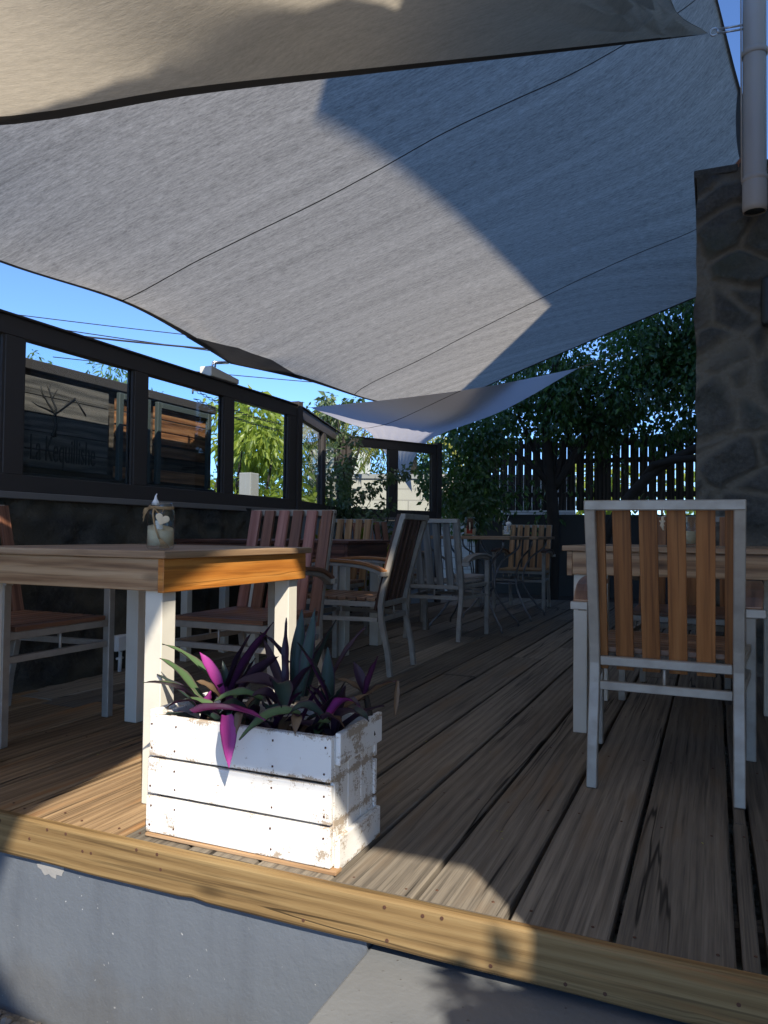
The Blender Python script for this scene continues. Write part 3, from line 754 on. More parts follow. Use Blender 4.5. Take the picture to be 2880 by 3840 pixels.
# taupe sail overhead
P_ = V((-.029,4.75,3.766)); E_ = V((-3.15,.72,1.78)); B_ = V((-3.3,-4.0,3.2)); K_ = V((2.7,-2.0,3.6))
a0 = spline([P_, (-.493,3.7,3.171), (-1.169,2.6,2.579), (-1.564,1.95,2.225), (-1.995,1.62,2.052), E_], NU+1)   # P->E
a1 = spline([K_, (0,-3.0,3.3), B_], NU+1)                                            # K->B
b0 = spline([P_, (-.19,3.85,3.42), (-.06,3.0,3.31), (.09,1.8,3.26), (.24,.8,3.23), (.385,0,3.22), (.447,-.31,3.22), (.557,-.79,3.22), (.632,-1.19,3.22), (.79,-1.515,3.22), (1.47,-1.78,3.27), K_], NV+1)   # P->K
b1 = spline([E_, (-3.05,-1.6,2.5), B_], NV+1)
GB = coons(a0, a1, b0, b1, NU, NV)
creases(GB, 0, 0, .03, 17)
sd = V((-.75,-.55,-.3)).normalized(); nn = (E_-P_).cross(K_-P_).normalized(); cr = nn.cross(sd)
UVB = [[(p.dot(sd), p.dot(cr)) for p in row] for row in GB]
bs = thing('shade_sail', 'taupe shade sail overhead, its pointed corner hooked beside the downpipe', 'shade sail', P_)
m = MB(); m.grid(GB, UVB); m.build('cloth', M['sailbrown'], bs, world=True)
cen = (P_+E_+B_+K_)/4
for cv in (a0, a1, b0, b1):
    pts = [p+V((0,0,-.004)) for p in cv]
    inn = [p+(cen-p).normalized()*.03*min(1, .15+k/6, .15+(len(cv)-1-k)/6)+V((0,0,-.002)) for k, p in enumerate(pts)]
    m = MB(); m.grid([pts, inn]); m.build('hem', M['hem'], bs, world=True)
# hardware from the corner to the pipe
hw = thing('turnbuckle', 'galvanised shackle and turnbuckle at the taupe sail corner', 'turnbuckle', P_)
m = MB()
ring = [(.03+.022*math.cos(a*math.pi/5), 0, .022*math.sin(a*math.pi/5)) for a in range(11)]; m.tube(ring, .006, 6, cap=False); m.build('shackle', M['chrome'], hw)
m = MB(); m.tube([(.05,.0,.012),(.2,.02,.012)], .006, 6); m.tube([(.05,.0,-.012),(.2,.02,-.012)], .006, 6); m.tube([(.05,0,-.014),(.05,0,.014)], .009, 6); m.tube([(.2,.02,-.014),(.2,.02,.014)], .009, 6); m.build('turnbuckle_body', M['chrome'], hw)

# white triangular sail at the back
A_ = V((-3.125,5.6,1.871)); Bw = V((-1.451,9.0,2.773)); Cw = V((-3.645,9.3,1.36))
e0 = spline([A_, (-2.743,6.5,2.069), (-2.195,7.7,2.368), Bw], 31)
e1 = [Cw]*31
f0 = spline([A_, (-3.30,6.6,1.895), (-3.60,7.8,1.97), (-3.776,8.6,1.86), Cw], 31)
f1 = spline([Bw, (-2.309,8.8,2.284), (-3.25,8.85,1.975), (-3.56,9.05,1.68), Cw], 31)
GW = coons(e0, e1, f0, f1, 30, 30)
for j in range(31):
    for i in range(31):
        wv = math.sin(math.pi*i/30)*(j/30)*(1-j/30)*4
        GW[j][i] = GW[j][i]+V((.02,.03,-.05))*wv*.9+V((0,.012,.012))*math.sin(i*1.9)*(j/30)**2*(1-j/30)*3
ws = thing('shade_sail', 'small white triangular sail tied over the far glass screen', 'shade sail', A_)
m = MB(); m.grid(GW, [[(p.x+p.y*.3, p.z*2) for p in r_] for r_ in GW]); m.build('cloth', M['sailwhite'], ws, world=True)
seam(GW, ((.5,0),(.25,.25),(.0,.5)), .008, -.004, 30).build('seam', M['hem'], ws, world=True)
m = MB(); m.tube([Bw, (-1.1,9.75,3.06), (-.795,10.5,3.33)], .006, 6); m.build('tie_rope', M['rope'], ws, world=True)

# bracket and turnbuckle for the grey sail on the screen's top rail
bt = thing('sail_bracket', 'pale steel bracket on the screen rail holding the grey sail', 'bracket', (-3.2,4.4,1.882))
m = MB(); m.hexa([(-.05+.1*(i & 1), (-.14 if not i & 2 else .19), (0 if not i & 4 else (.07 if not i & 2 else .035))) for i in range(8)], 1); m.build('bracket_plate', M['plaster'], bt, .006, 2)
m = MB(); m.tube([(0,-.07,.065),(0,-.06,.1),(0,-.03,.115),(-.01,-.02,.085)], .008, 6); m.build('eye_bolt', M['chrome'], bt)
m = MB(); m.tube([(0,-.055,.11),(0,.12,.148)], .012, 8); m.tube([(0,.12,.148),(0,.145,.153)], .006, 6); m.build('turnbuckle_body', M['chrome'], bt)
m = MB(); m.tube([(.0+.02*math.cos(a), .15+.028*math.sin(a), .154+.006*math.sin(a)) for a in [k*math.pi/5 for k in range(11)]], .006, 6, cap=False); m.build('shackle', M['chrome'], bt)

# ------------------------------------------------------------------ furniture
def slat(m, a, b, w_, th, up, mi=0, rnd=None): m.beam(a, b, w_, th, up, mi, rnd)
def chair(x, y, rz, label, slatm, seatm, frm='alu', arm=None, w=.47, slats=6, group='armchairs on the deck', rough_w=True):
    t = thing('armchair', label, 'chair', (x,y,0), rz, group); rg = random.Random(int(x*100)+int(y*31)); fm = M[frm]; hw_ = w/2-.017
    prof = [(-.282,0),(-.266,.14),(-.238,.26),(-.223,.34),(-.222,.41),(-.242,.52),(-.29,.70),(-.352,.918)]
    for s_ in (-1,1):
        m = MB(); m.rect_path([V((s_*hw_,yy,zz)) for yy, zz in spline([(a,b,0) for a, b in prof], 15) and [(q.x,q.y) for q in spline([(a,b,0) for a, b in prof], 15)]], .034, .03, (1,0,0)); m.build('rear_leg', fm, t, .003, 1)
        m = MB(); m.box((s_*.271-.0175,.255,0), (s_*.271+.0175,.29,.625), 2); m.build('front_leg', fm, t, .003, 1)
        m = MB()
        pth = spline([(s_*.252,-.262,.598), (s_*.262,-.15,.64), (s_*.27,.05,.658), (s_*.272,.2,.652), (s_*.272,.30,.636)], 10)
        m.rect_path(pth, .062, .018, (1,0,0), 0, rg.random()); ap = m.build('armrest', arm or seatm, t, .004, 2)
        m = MB(); m.rect_path([p-V((0,0,.021)) for p in pth], .034, .02, (1,0,0)); m.beam((s_*hw_+s_*.018,-.258,.586), (s_*.292,-.258,.586), .03, .026); m.build('arm_rail', fm, ap, .002, 1)
    m = MB(); m.beam((-hw_-.017,-.355,.915), (hw_+.017,-.355,.915), .03, .032); m.build('top_rail', fm, t, .003, 1)
    m = MB(); m.beam((-hw_+.018,-.222,.405), (hw_-.018,-.222,.405), .026, .03); m.build('back_rail', fm, t, .003, 1)
    m = MB()
    for s_ in (-1,1): m.beam((s_*(hw_+.002),-.2,.408), (s_*.262,.258,.412), .022, .03)
    m.beam((-.253,.272,.412), (.253,.272,.412), .026, .03); m.build('seat_frame', fm, t, .003, 1)
    m = MB()
    for s_ in (-1,1):
        m.beam((s_*(hw_+.002),-.205,.322), (s_*.262,.258,.322), .02, .026); m.tube([(s_*(hw_+.012),.02,.335),(s_*(hw_+.012),.02,.394)], .006, 8)
    m.beam((-hw_+.018,-.226,.324), (hw_-.018,-.226,.324), .022, .028); m.beam((-.253,.272,.322), (.253,.272,.322), .022, .026)
    m.tube([(0,-.226,.338),(0,-.222,.39)], .006, 8); m.tube([(0,.272,.335),(0,.272,.397)], .006, 8)
    m.build('stretcher', fm, t, .002, 1)
    m = MB(); n = 8
    for k in range(n):
        y0 = -.19+.061*k; m.box((-.232,y0,.4275), (.232,y0+.052,.4465), 0, 0, rg.random())
    m.build('seat', seatm, t, .003, 2)
    m = MB()
    for k in range(slats):
        xx = (k-(slats-1)/2)*(w-.058+.0)/(slats-1)
        m.beam((xx,-.19,.375), (xx+rg.uniform(-.003,.003),-.327,.926), .056, .018, (0,1,.2), k % 2 if isinstance(slatm, list) else 0, rg.random())
        for zz in (.905,):
            m.tube([(xx,-.327+.006,zz),(xx,-.327+.0115,zz+.001)], .006, 8, 0, 0)
    m.build('backrest', slatm, t, .003, 2)
    return t
PI = math.pi
chair(-.147, 2.845, 0, 'near armchair seen from behind with orange brown back slats', M['slat_h'], M['seatwood'], arm=M['seatwood'])
chair(-1.955, 3.0, PI, 'red brown slatted armchair tucked behind the near left table', [M['slat_red'], M['slat_plum']], M['redseat'])
chair(-2.72, 2.33, -PI/2, 'armchair with red slats cut off at the left edge beside the wall', M['slat_red'], M['redseat'], 'aluwarm')
chair(-1.985, 4.2, PI/2+.06, 'armchair with dark slats seen from its side, facing the wall', M['slat_dark'], M['seatwood'], arm=M['slat_h'])
chair(-1.985, 5.8, -.02, 'all grey painted armchair with grey slats before the iron tables', M['slat_grey'], M['slat_grey'], 'aluwarm', arm=M['slat_grey'])
chair(-1.93, 8.36, PI, 'light wood armchair at the far end of the iron tables', M['slat_light'], M['slat_light'], arm=M['slat_dark'])
chair(-2.78, 5.3, PI+.04, 'honey coloured armchair behind the dark red table', M['slat_light'], M['seatwood'])
chair(-2.86, 6.55, -PI/2-.62, 'dark red slatted armchair turned sideways by the plaster wall', M['slat_red'], M['seatwood'], 'aluwarm')
chair(-.15, 4.25, PI, 'armchair with brown slats on the far side of the right table', M['slat_h'], M['redseat'])

def table(x0, x1, y0, y1, zt, label, apm, topm, leg=.062, ah=.098, name='wooden_table', group='square wooden tables', sidem=None):
    t = thing(name, label, 'table', ((x0+x1)/2,(y0+y1)/2,0), 0, group); X, Y = (x1-x0)/2, (y1-y0)/2; rg = random.Random(int(x0*77))
    zb = zt-.022
    m = MB(); n = 6; e = .018; w_ = (2*Y+2*e)/n
    # frame boards round the edge, planks between
    b = .085
    m.hexa([(sx*(X+e-(b if iy else 0)), -Y-e+(b if iy else 0), zb+(.022 if iz else 0)) for iz in (0,1) for iy in (0,1) for sx in (-1,1)], 0)
    m.hexa([(sx*(X+e-(0 if iy else b)), Y+e-(b if not iy else 0), zb+(.022 if iz else 0)) for iz in (0,1) for iy in (0,1) for sx in (-1,1)], 0)
    for s_ in (-1,1):
        xa, xb = sorted((s_*(X+e), s_*(X+e-b)))
        inner_lo = -Y-e
        P = []
        for iz in (0,1):
            for iy in (0,1):
                for ix in (0,1):
                    xx = (xa, xb)[ix]; outer = abs(abs(xx)-(X+e)) < 1e-6
                    yy = (Y+e-.001 if outer else Y+e-b-.001)*(1 if iy else -1)
                    P.append((xx, yy, zb-.0006+(.022 if iz else 0)))
        m.hexa(P, 1)
    k = 7; ww = (2*X+2*e-2*b)/k
    for i in range(k):
        xx = -X-e+b+ww*i; m.box((xx+.0015,-Y-e+b+.001,zb+.001), (xx+ww-.0015,Y+e-b-.001,zb+.0205), 1, 0, rg.random())
    m.build('tabletop', topm, t, .003, 2)
    for s_ in (-1,1):
        m = MB(); m.box((-X+.0225,s_*Y-(.022 if s_ > 0 else 0),zb-ah), (X-.0225,s_*Y+(.022 if s_ < 0 else 0),zb-.001), 0, 0, rg.random()); m.build('apron', apm, t, .002, 1)
        m = MB(); m.box((s_*X-(.022 if s_ > 0 else 0),-Y-.001,zb-ah-.004), (s_*X+(.022 if s_ < 0 else 0),Y+.001,zb-.001), 1, 0, rg.random()); m.build('apron', sidem or apm, t, .002, 1)
    for sx in (-1,1):
        for sy in (-1,1):
            cx, cy = sx*(X-.024-leg/2), sy*(Y-.024-leg/2)
            m = MB(); m.box((cx-leg/2,cy-leg/2,0), (cx+leg/2,cy+leg/2,zb-.002), 2, 0, rg.random()); m.build('leg', M['whitepaint'], t, .003, 2)
    return t
table(-2.34, -1.489, 1.80, 2.65, .759, 'near pine table with white legs, jar of sand on its corner', M['pine'], M['pinetop'], .064, sidem=M['varnish'])
table(-.563, .29, 3.215, 3.99, .776, 'pine table with white legs behind the near armchair', M['pine'], M['pinetop'], .056)
table(-3.08, -2.215, 4.5, 5.16, .768, 'dark red brown table with white legs under the corner of the screen', M['redtable'], M['redtable'], .07)
table(-3.10, -2.5, 3.86, 4.36, .768, 'small red brown table against the lava wall behind the near table', M['redtable'], M['redtable'], .05)

def iron_table(x0, x1, y0, y1, zt, label):
    t = thing('iron_table', label, 'table', ((x0+x1)/2,(y0+y1)/2,0), 0, 'wood topped tables on curved iron legs'); X, Y = (x1-x0)/2, (y1-y0)/2
    m = MB(); k = 6
    for i in range(k):
        w_ = 2*Y/k; m.box((-X,-Y+w_*i+.001,zt-.026), (X,-Y+w_*(i+1)-.001,zt), 0, 0, random.random())
    m.build('tabletop', M['pinetop'], t, .003, 1)
    for sx in (-1,1):
        for sy in (-1,1):
            q = lambda f, z: (sx*X*f, sy*Y*f, z)
            m = MB(); m.tube(spline([q(.82,zt-.028),q(.8,zt-.1),q(.5,zt-.22),q(.36,.42),q(.38,.3),q(.62,.12),q(.8,.03),q(.8,.0)], 22), .0095, 8); m.build('leg', M['iron'], t)
    m = MB(); m.tube([(.36*X*a, .36*Y*b, .34) for a, b in ((-1,-1),(1,-1),(1,1),(-1,1),(-1,-1))], .007, 6); m.build('ring', M['iron'], t)
    return t
iron_table(-2.33, -1.53, 6.1, 6.82, .80, 'nearer of the two curved leg iron tables, two decorated jars on it')
iron_table(-2.33, -1.50, 7.05, 7.85, .80, 'farther of the two curved leg iron tables, by the light armchair')

# ------------------------------------------------------------------ jars
def jar_glass(h, r_):
    m = MB(); m.lathe([(.001,.002),(r_*.9,.001),(r_,.008),(r_,h*.76),(r_*.96,h*.83),(r_*.82,h*.875),(r_*.82,h*.9),(r_*.86,h*.91),(r_*.86,h*.935),(r_*.83,h*.945),(r_*.84,h*.99),(r_*.8,h),(r_*.78,h*.99),(r_*.79,h*.88),(r_*.93,h*.81),(r_*.96,h*.75),(r_*.96,.012),(.001,.01)], (0,0,0), 32); return m
jt = thing('sand_jar', 'glass jar of sand with rope and heart tag on the near table corner', 'jar', (-1.612,1.93,.7605))
jar_glass(.146,.0425).build('jar', M['jar'], jt)
m = MB(); rg = random.Random(4)
rows = [[(.0001*0+r_*math.cos(a)*.0404, r_*math.sin(a)*.0404, (.066+.012*math.sin(a*1-1.0)*r_+(.004*noise.noise(V((r_*3,a,0))))) if k else .0112) for a in [2*PI*q/28 for q in range(29)]] for k, r_ in ((0,.001),(0,1),(1,1),(1,.66),(1,.33),(1,.001))]
m.grid(rows); m.build('sand', M['sand'], jt)
m = MB(); m.lathe([(.0001,.09),(.011,.09),(.013,.067),(.0115,.052)], (-.004,-.004,0), 16); cdl = m.build('candle', M['white'], jt)
m = MB(); m.lathe([(.0001,.0),(.012,.002),(.010,.012),(.005,.02),(.003,.03),(.0001,.034)], (-.022,.0,.139), 12); m.tube([(-.022,0,.168),(-.018,.0,.176)], .002, 6); m.build('ornament', M['white'], jt)
def ropepts(f, n, r_, tw): return [V(f(k/(n-1)))+V((0,0,0)) for k in range(n)]
m = MB()
for zz in (.1285,.1325): m.tube([(.0375*math.cos(a), .0375*math.sin(a), zz+.001*math.sin(a*3)) for a in [2*PI*q/40 for q in range(41)]], .0028, 6, cap=False)
vd = V((.637,-.77,0)); sdv = V((.77,.637,0))       # towards us, and to our right
base = lambda s_, z, o=.0445: vd*math.sqrt(max(0, o*o-s_*s_))+sdv*s_+V((0,0,z))
m.tube([base(-.021,.131,.041), base(-.024,.11,.047), base(-.02,.085,.048), base(-.012,.055,.047), base(-.004,.034,.047)], .0032, 6)
for k in range(9): m.tube([base(-.005+.0006*k,.035,.047), base(.0+.0022*k,.018,.049), base(-.002+.0037*k,.003+.0006*abs(k-4),.0505)], .0011, 5)
m.tube([base(-.035,.137,.045), base(-.018,.125,.046), base(-.001,.107,.051)], .0022, 5); m.tube([base(.008,.127,.046), base(.003,.113,.05)], .0012, 5)
for k in range(8): m.tube([base(-.036,.131,.042), base(-.043,.128-.003*k,.044)-sdv*.006, base(-.0435,.122-.005*k,.0445)-sdv*(.009+.001*(k % 3))], .0016, 5)
m.build('rope', M['rope'], jt)
m = MB(); n = 40; out = []
for k in range(n):
    a = 2*PI*k/n; hx = 16*math.sin(a)**3; hz = 13*math.cos(a)-5*math.cos(2*a)-2*math.cos(3*a)-math.cos(4*a); out.append((hx*.00138, hz*.00128))
ca, sa = math.cos(-.35), math.sin(-.35)
ctr = base(.004,.094,.0505)
ringf = [ctr+sdv*(x_*ca-z_*sa)+V((0,0,x_*sa+z_*ca))+vd*.003 for x_, z_ in out]; ringb = [p-vd*.006 for p in ringf]
rows = [[ctr+vd*.0045]*(n+1), [ctr+(p-ctr)*.85+vd*.0012 for p in ringf+ringf[:1]], ringf+ringf[:1], ringb+ringb[:1], [ctr-vd*.003]*(n+1)]
m.grid(rows); m.build('heart_tag', M['heart'], jt)

def deco_jar(x, y, z, label, cloth, tassel, ball, h=.15, r_=.046):
    t = thing('decorated_jar', label, 'jar', (x,y,z), 0); jar_glass(h, r_).build('jar', M['jar'], t)
    m = MB(); m.lathe([(.0001,.011),(r_*.95,.011),(r_*.95,h*.4),(.0001,h*.42)], (0,0,0), 20); m.build('sand', M['sand'], t)
    vd2 = V((.28,-.96,0)); s2 = V((.96,.28,0)); o_ = lambda s_, zz, rad: vd2*math.sqrt(max(0, rad*rad-s_*s_))+s2*s_+V((0,0,zz))
    m = MB(); rows = []
    for j in range(9): rows.append([o_(-.03+.05*i/8, .022+j*.0085, r_+.0025) for i in range(9)])
    m.grid(rows, mi=0)
    for k in range(4):        # zigzag pattern in the band
        z0_ = .03+k*.014; m.tube([o_(-.028,z0_,r_+.0035), o_(-.018,z0_+.01,r_+.0035), o_(-.008,z0_,r_+.0035), o_(.002,z0_+.01,r_+.0035), o_(.012,z0_,r_+.0035), o_(.019,z0_+.008,r_+.0035)], .0018, 5, 1)
    m.build('cloth_band', [cloth[0], cloth[1]], t)
    m = MB()
    for k in range(14): m.tube([o_(-.02+.003*k,h*.93,r_+.002), o_(-.024+.0036*k,h*.7,r_+.009), o_(-.022+.0037*k,h*.35+.006*(k % 3),r_+.006)], .0034, 5)
    if tassel: m.build('tassel', tassel, t)
    if ball:
        m = MB(); c_ = o_(.008,h*.78,r_+.012)
        m.lathe([(.0001,-.021),(.014,-.017),(.022,-.008),(.025,0),(.022,.01),(.014,.017),(.0001,.021)], c_, 14); m.tube([(0,0,h*.98),(.003,0,h*1.1),(.012,0,h*1.28)], .0025, 5, 0); m.build('pompom', M['white'], t)
    m = MB(); m.tube([o_(-.004,h*.72,r_+.014), o_(.0,h*.5,r_+.017), o_(-.002,h*.3,r_+.014)], .006, 6); m.build('ornament', M['heart'], t)
deco_jar(-1.965, 6.42, .801, 'glass jar with red patterned cloth and brown tassel on the iron table', (M['redcloth'], M['blackcloth']), M['brownhair'], False, .165, .052)
deco_jar(-1.665, 6.55, .801, 'glass jar with black and white band and white pompom on the iron table', (M['white'], M['blackcloth']), None, True, .14, .043)
t = thing('sand_jar', 'glass jar of sand on the right table behind the near armchair', 'jar', (-.115,3.42,.7775))
jar_glass(.15,.05).build('jar', M['jar'], t)
m = MB(); m.lathe([(.0001,.011),(.047,.011),(.047,.062),(.0001,.066)], (0,0,0), 24); m.build('sand', M['sand'], t)
m = MB()
for k in range(5):
    a = 2*PI*k/5+.3; m.tube([(-.085,-.02,.1),(-.085+.012*math.cos(a),-.02,.1+.02*math.sin(a))], [.006,.003], 6)
m.tube([(-.083,-.02,.125),(-.086,-.018,.085),(-.08,-.02,.066)], [.005,.007,.003], 8); m.tube([(-.045,0,.135),(-.083,-.02,.125)], .002, 5)
m.build('ornament', M['heart'], t)

# ------------------------------------------------------------------ white crate planter
cr_ = thing('crate_planter', 'chipped white wooden crate planter at the edge of the deck', 'planter', (-1.115,1.64,0))
rg = random.Random(12)
X0, X1, Yf, Yb = -.283, .275, 0.0, .265
m = MB()
for z0_, z1_, dx in ((.012,.108,-.004),(.115,.208,.0),(.216,.325,.004)):
    m.hexa([((X0+dx if not i & 1 else X1-.004), (Yf if not i & 2 else Yf+.017), (z0_ if not i & 4 else z1_)+(.006 if i & 1 else 0)*(0)+rg.uniform(-.0015,.0015)) for i in range(8)], 0, 0, rg.random())
m.build('front_boards', M['crate'], cr_, .003, 2)
m = MB()
for z0_, z1_ in ((.012,.108),(.115,.208),(.216,.325)): m.box((X0,Yb-.017,z0_), (X1,Yb,z1_), 0, 0, rg.random())
m.build('rear_boards', M['crate'], cr_, .003, 2)
for sx, xa in ((1,X1-.016),(-1,X0+.004)):
    m = MB()
    for k in range(3): m.box((xa,Yf+.018+k*.0765,.012), (xa+.012,Yf+.0925+k*.0765,.322), 2, 0, rg.random())
    sp_ = m.build('side_boards', M['crate'], cr_, .002, 1)
    m = MB(); xo = (xa+.0125, xa+.0275) if sx > 0 else (xa-.0155, xa-.0005)
    m.box((xo[0],Yf+.018,.004), (xo[1],Yb,.082), 1, 0, rg.random()); m.build('side_batten', M['crate'], sp_, .003, 2)
    m = MB(); m.box((xo[0],Yf+.018,.255), (xo[1],Yb+.005,.333), 1, 0, rg.random()); m.build('side_batten', M['crate'], sp_, .003, 2)
for x_, y_ in ((X1-.030,Yf+.019),(X0+.018,Yf+.019),(X1-.030,Yb-.03),(X0+.018,Yb-.03)):
    m = MB(); m.box((x_,y_,.0), (x_+.012,y_+.012,.31), 2, 0, rg.random()); m.build('corner_post', M['cratein'], cr_)
m = MB()
for z0_, z1_ in ((.012,.108),(.115,.208),(.216,.325)):
    for x_ in (X0+.012, X1-.022, X1-.17, X0+.09):
        for zz in (z0_+.02, z1_-.025):
            if rg.random() < .75: m.tube([(x_+rg.uniform(-.004,.004),Yf+.001,zz),(x_,Yf-.0012,zz)], .0028, 7)
m.build('nails', rust, cr_)
m = MB(); m.box((X0-.002,Yf-.004,.0005), (X1+.014,Yf+.03,.0105), 0, 0, .3); m.box((X0,Yb-.03,.0), (X1+.012,Yb,.0105), 0, 0, .6); m.build('base_board', M['cratein'], cr_, .002, 1)
m = MB(); m.grid([[(X0+.02+(X1-X0-.05)*i/16, Yf+.02+(Yb-Yf-.04)*j/8, .275+.015*noise.noise(V((i*.6,j*.7,2)))) for i in range(17)] for j in range(9)]); m.build('soil', M['soil'], cr_)

# purple-leaved plants: leaves as folded blades, base -> tip, given in metres round the crate
def blade(m, a, b, W, sag, fold=.25, mi=(0,1), rnd=.5, roll_=0.0, n=12, curl=0.0):
    a, b = V(a), V(b); ax = b-a; L = ax.length
    mid = (a+b)/2+V((0,0,sag)); pts = [a*(1-s_)**2+mid*2*s_*(1-s_)+b*s_*s_ for s_ in [k/n for k in range(n+1)]]
    bi = len(m.v); rows_t, rows_b = [], []
    for k, p in enumerate(pts):
        s_ = k/n; tg = (pts[min(k+1,n)]-pts[max(k-1,0)]).normalized()
        sd_ = tg.cross(V((0,0,1)))
        if sd_.length < .2: sd_ = tg.cross(V((.6,-.8,0)))
        sd_.normalize(); up = sd_.cross(tg).normalized()
        an = roll_+curl*s_; s2 = sd_*math.cos(an)+up*math.sin(an); u2 = up*math.cos(an)-sd_*math.sin(an)
        wd = W*(.55+.45*math.sin(min(1, s_*1.9)*PI/2))*(1-max(0, (s_-.42)/.58)**1.7)+.0006
        fo = fold*(1-.5*s_)
        wob_ = .0015*math.sin(s_*17+rnd*20)
        rows_t.append([p+s2*(-wd/2)+u2*(wd*fo+wob_), p+s2*(-wd/4)+u2*(wd*fo*.4), p, p+s2*(wd/4)+u2*(wd*fo*.4), p+s2*(wd/2)+u2*(wd*fo-wob_)])
        rows_b.append([q-u2*.0012 for q in rows_t[-1]])
    uv = [[(L*k/n*4, c_/4) for c_ in range(5)] for k in range(n+1)]
    m.grid(rows_t, uv, mi[0], rnd); m.grid([r_[::-1] for r_ in rows_b], uv, mi[1], rnd)
lm = [M['rh_green'], M['rh_teal'], M['rh_purple'], M['rh_magenta'], M['rh_dark'], M['rh_red'], M['rh_dry']]
GRN, TEA, PUR, MAG, DRK, RED, DRY = range(7)
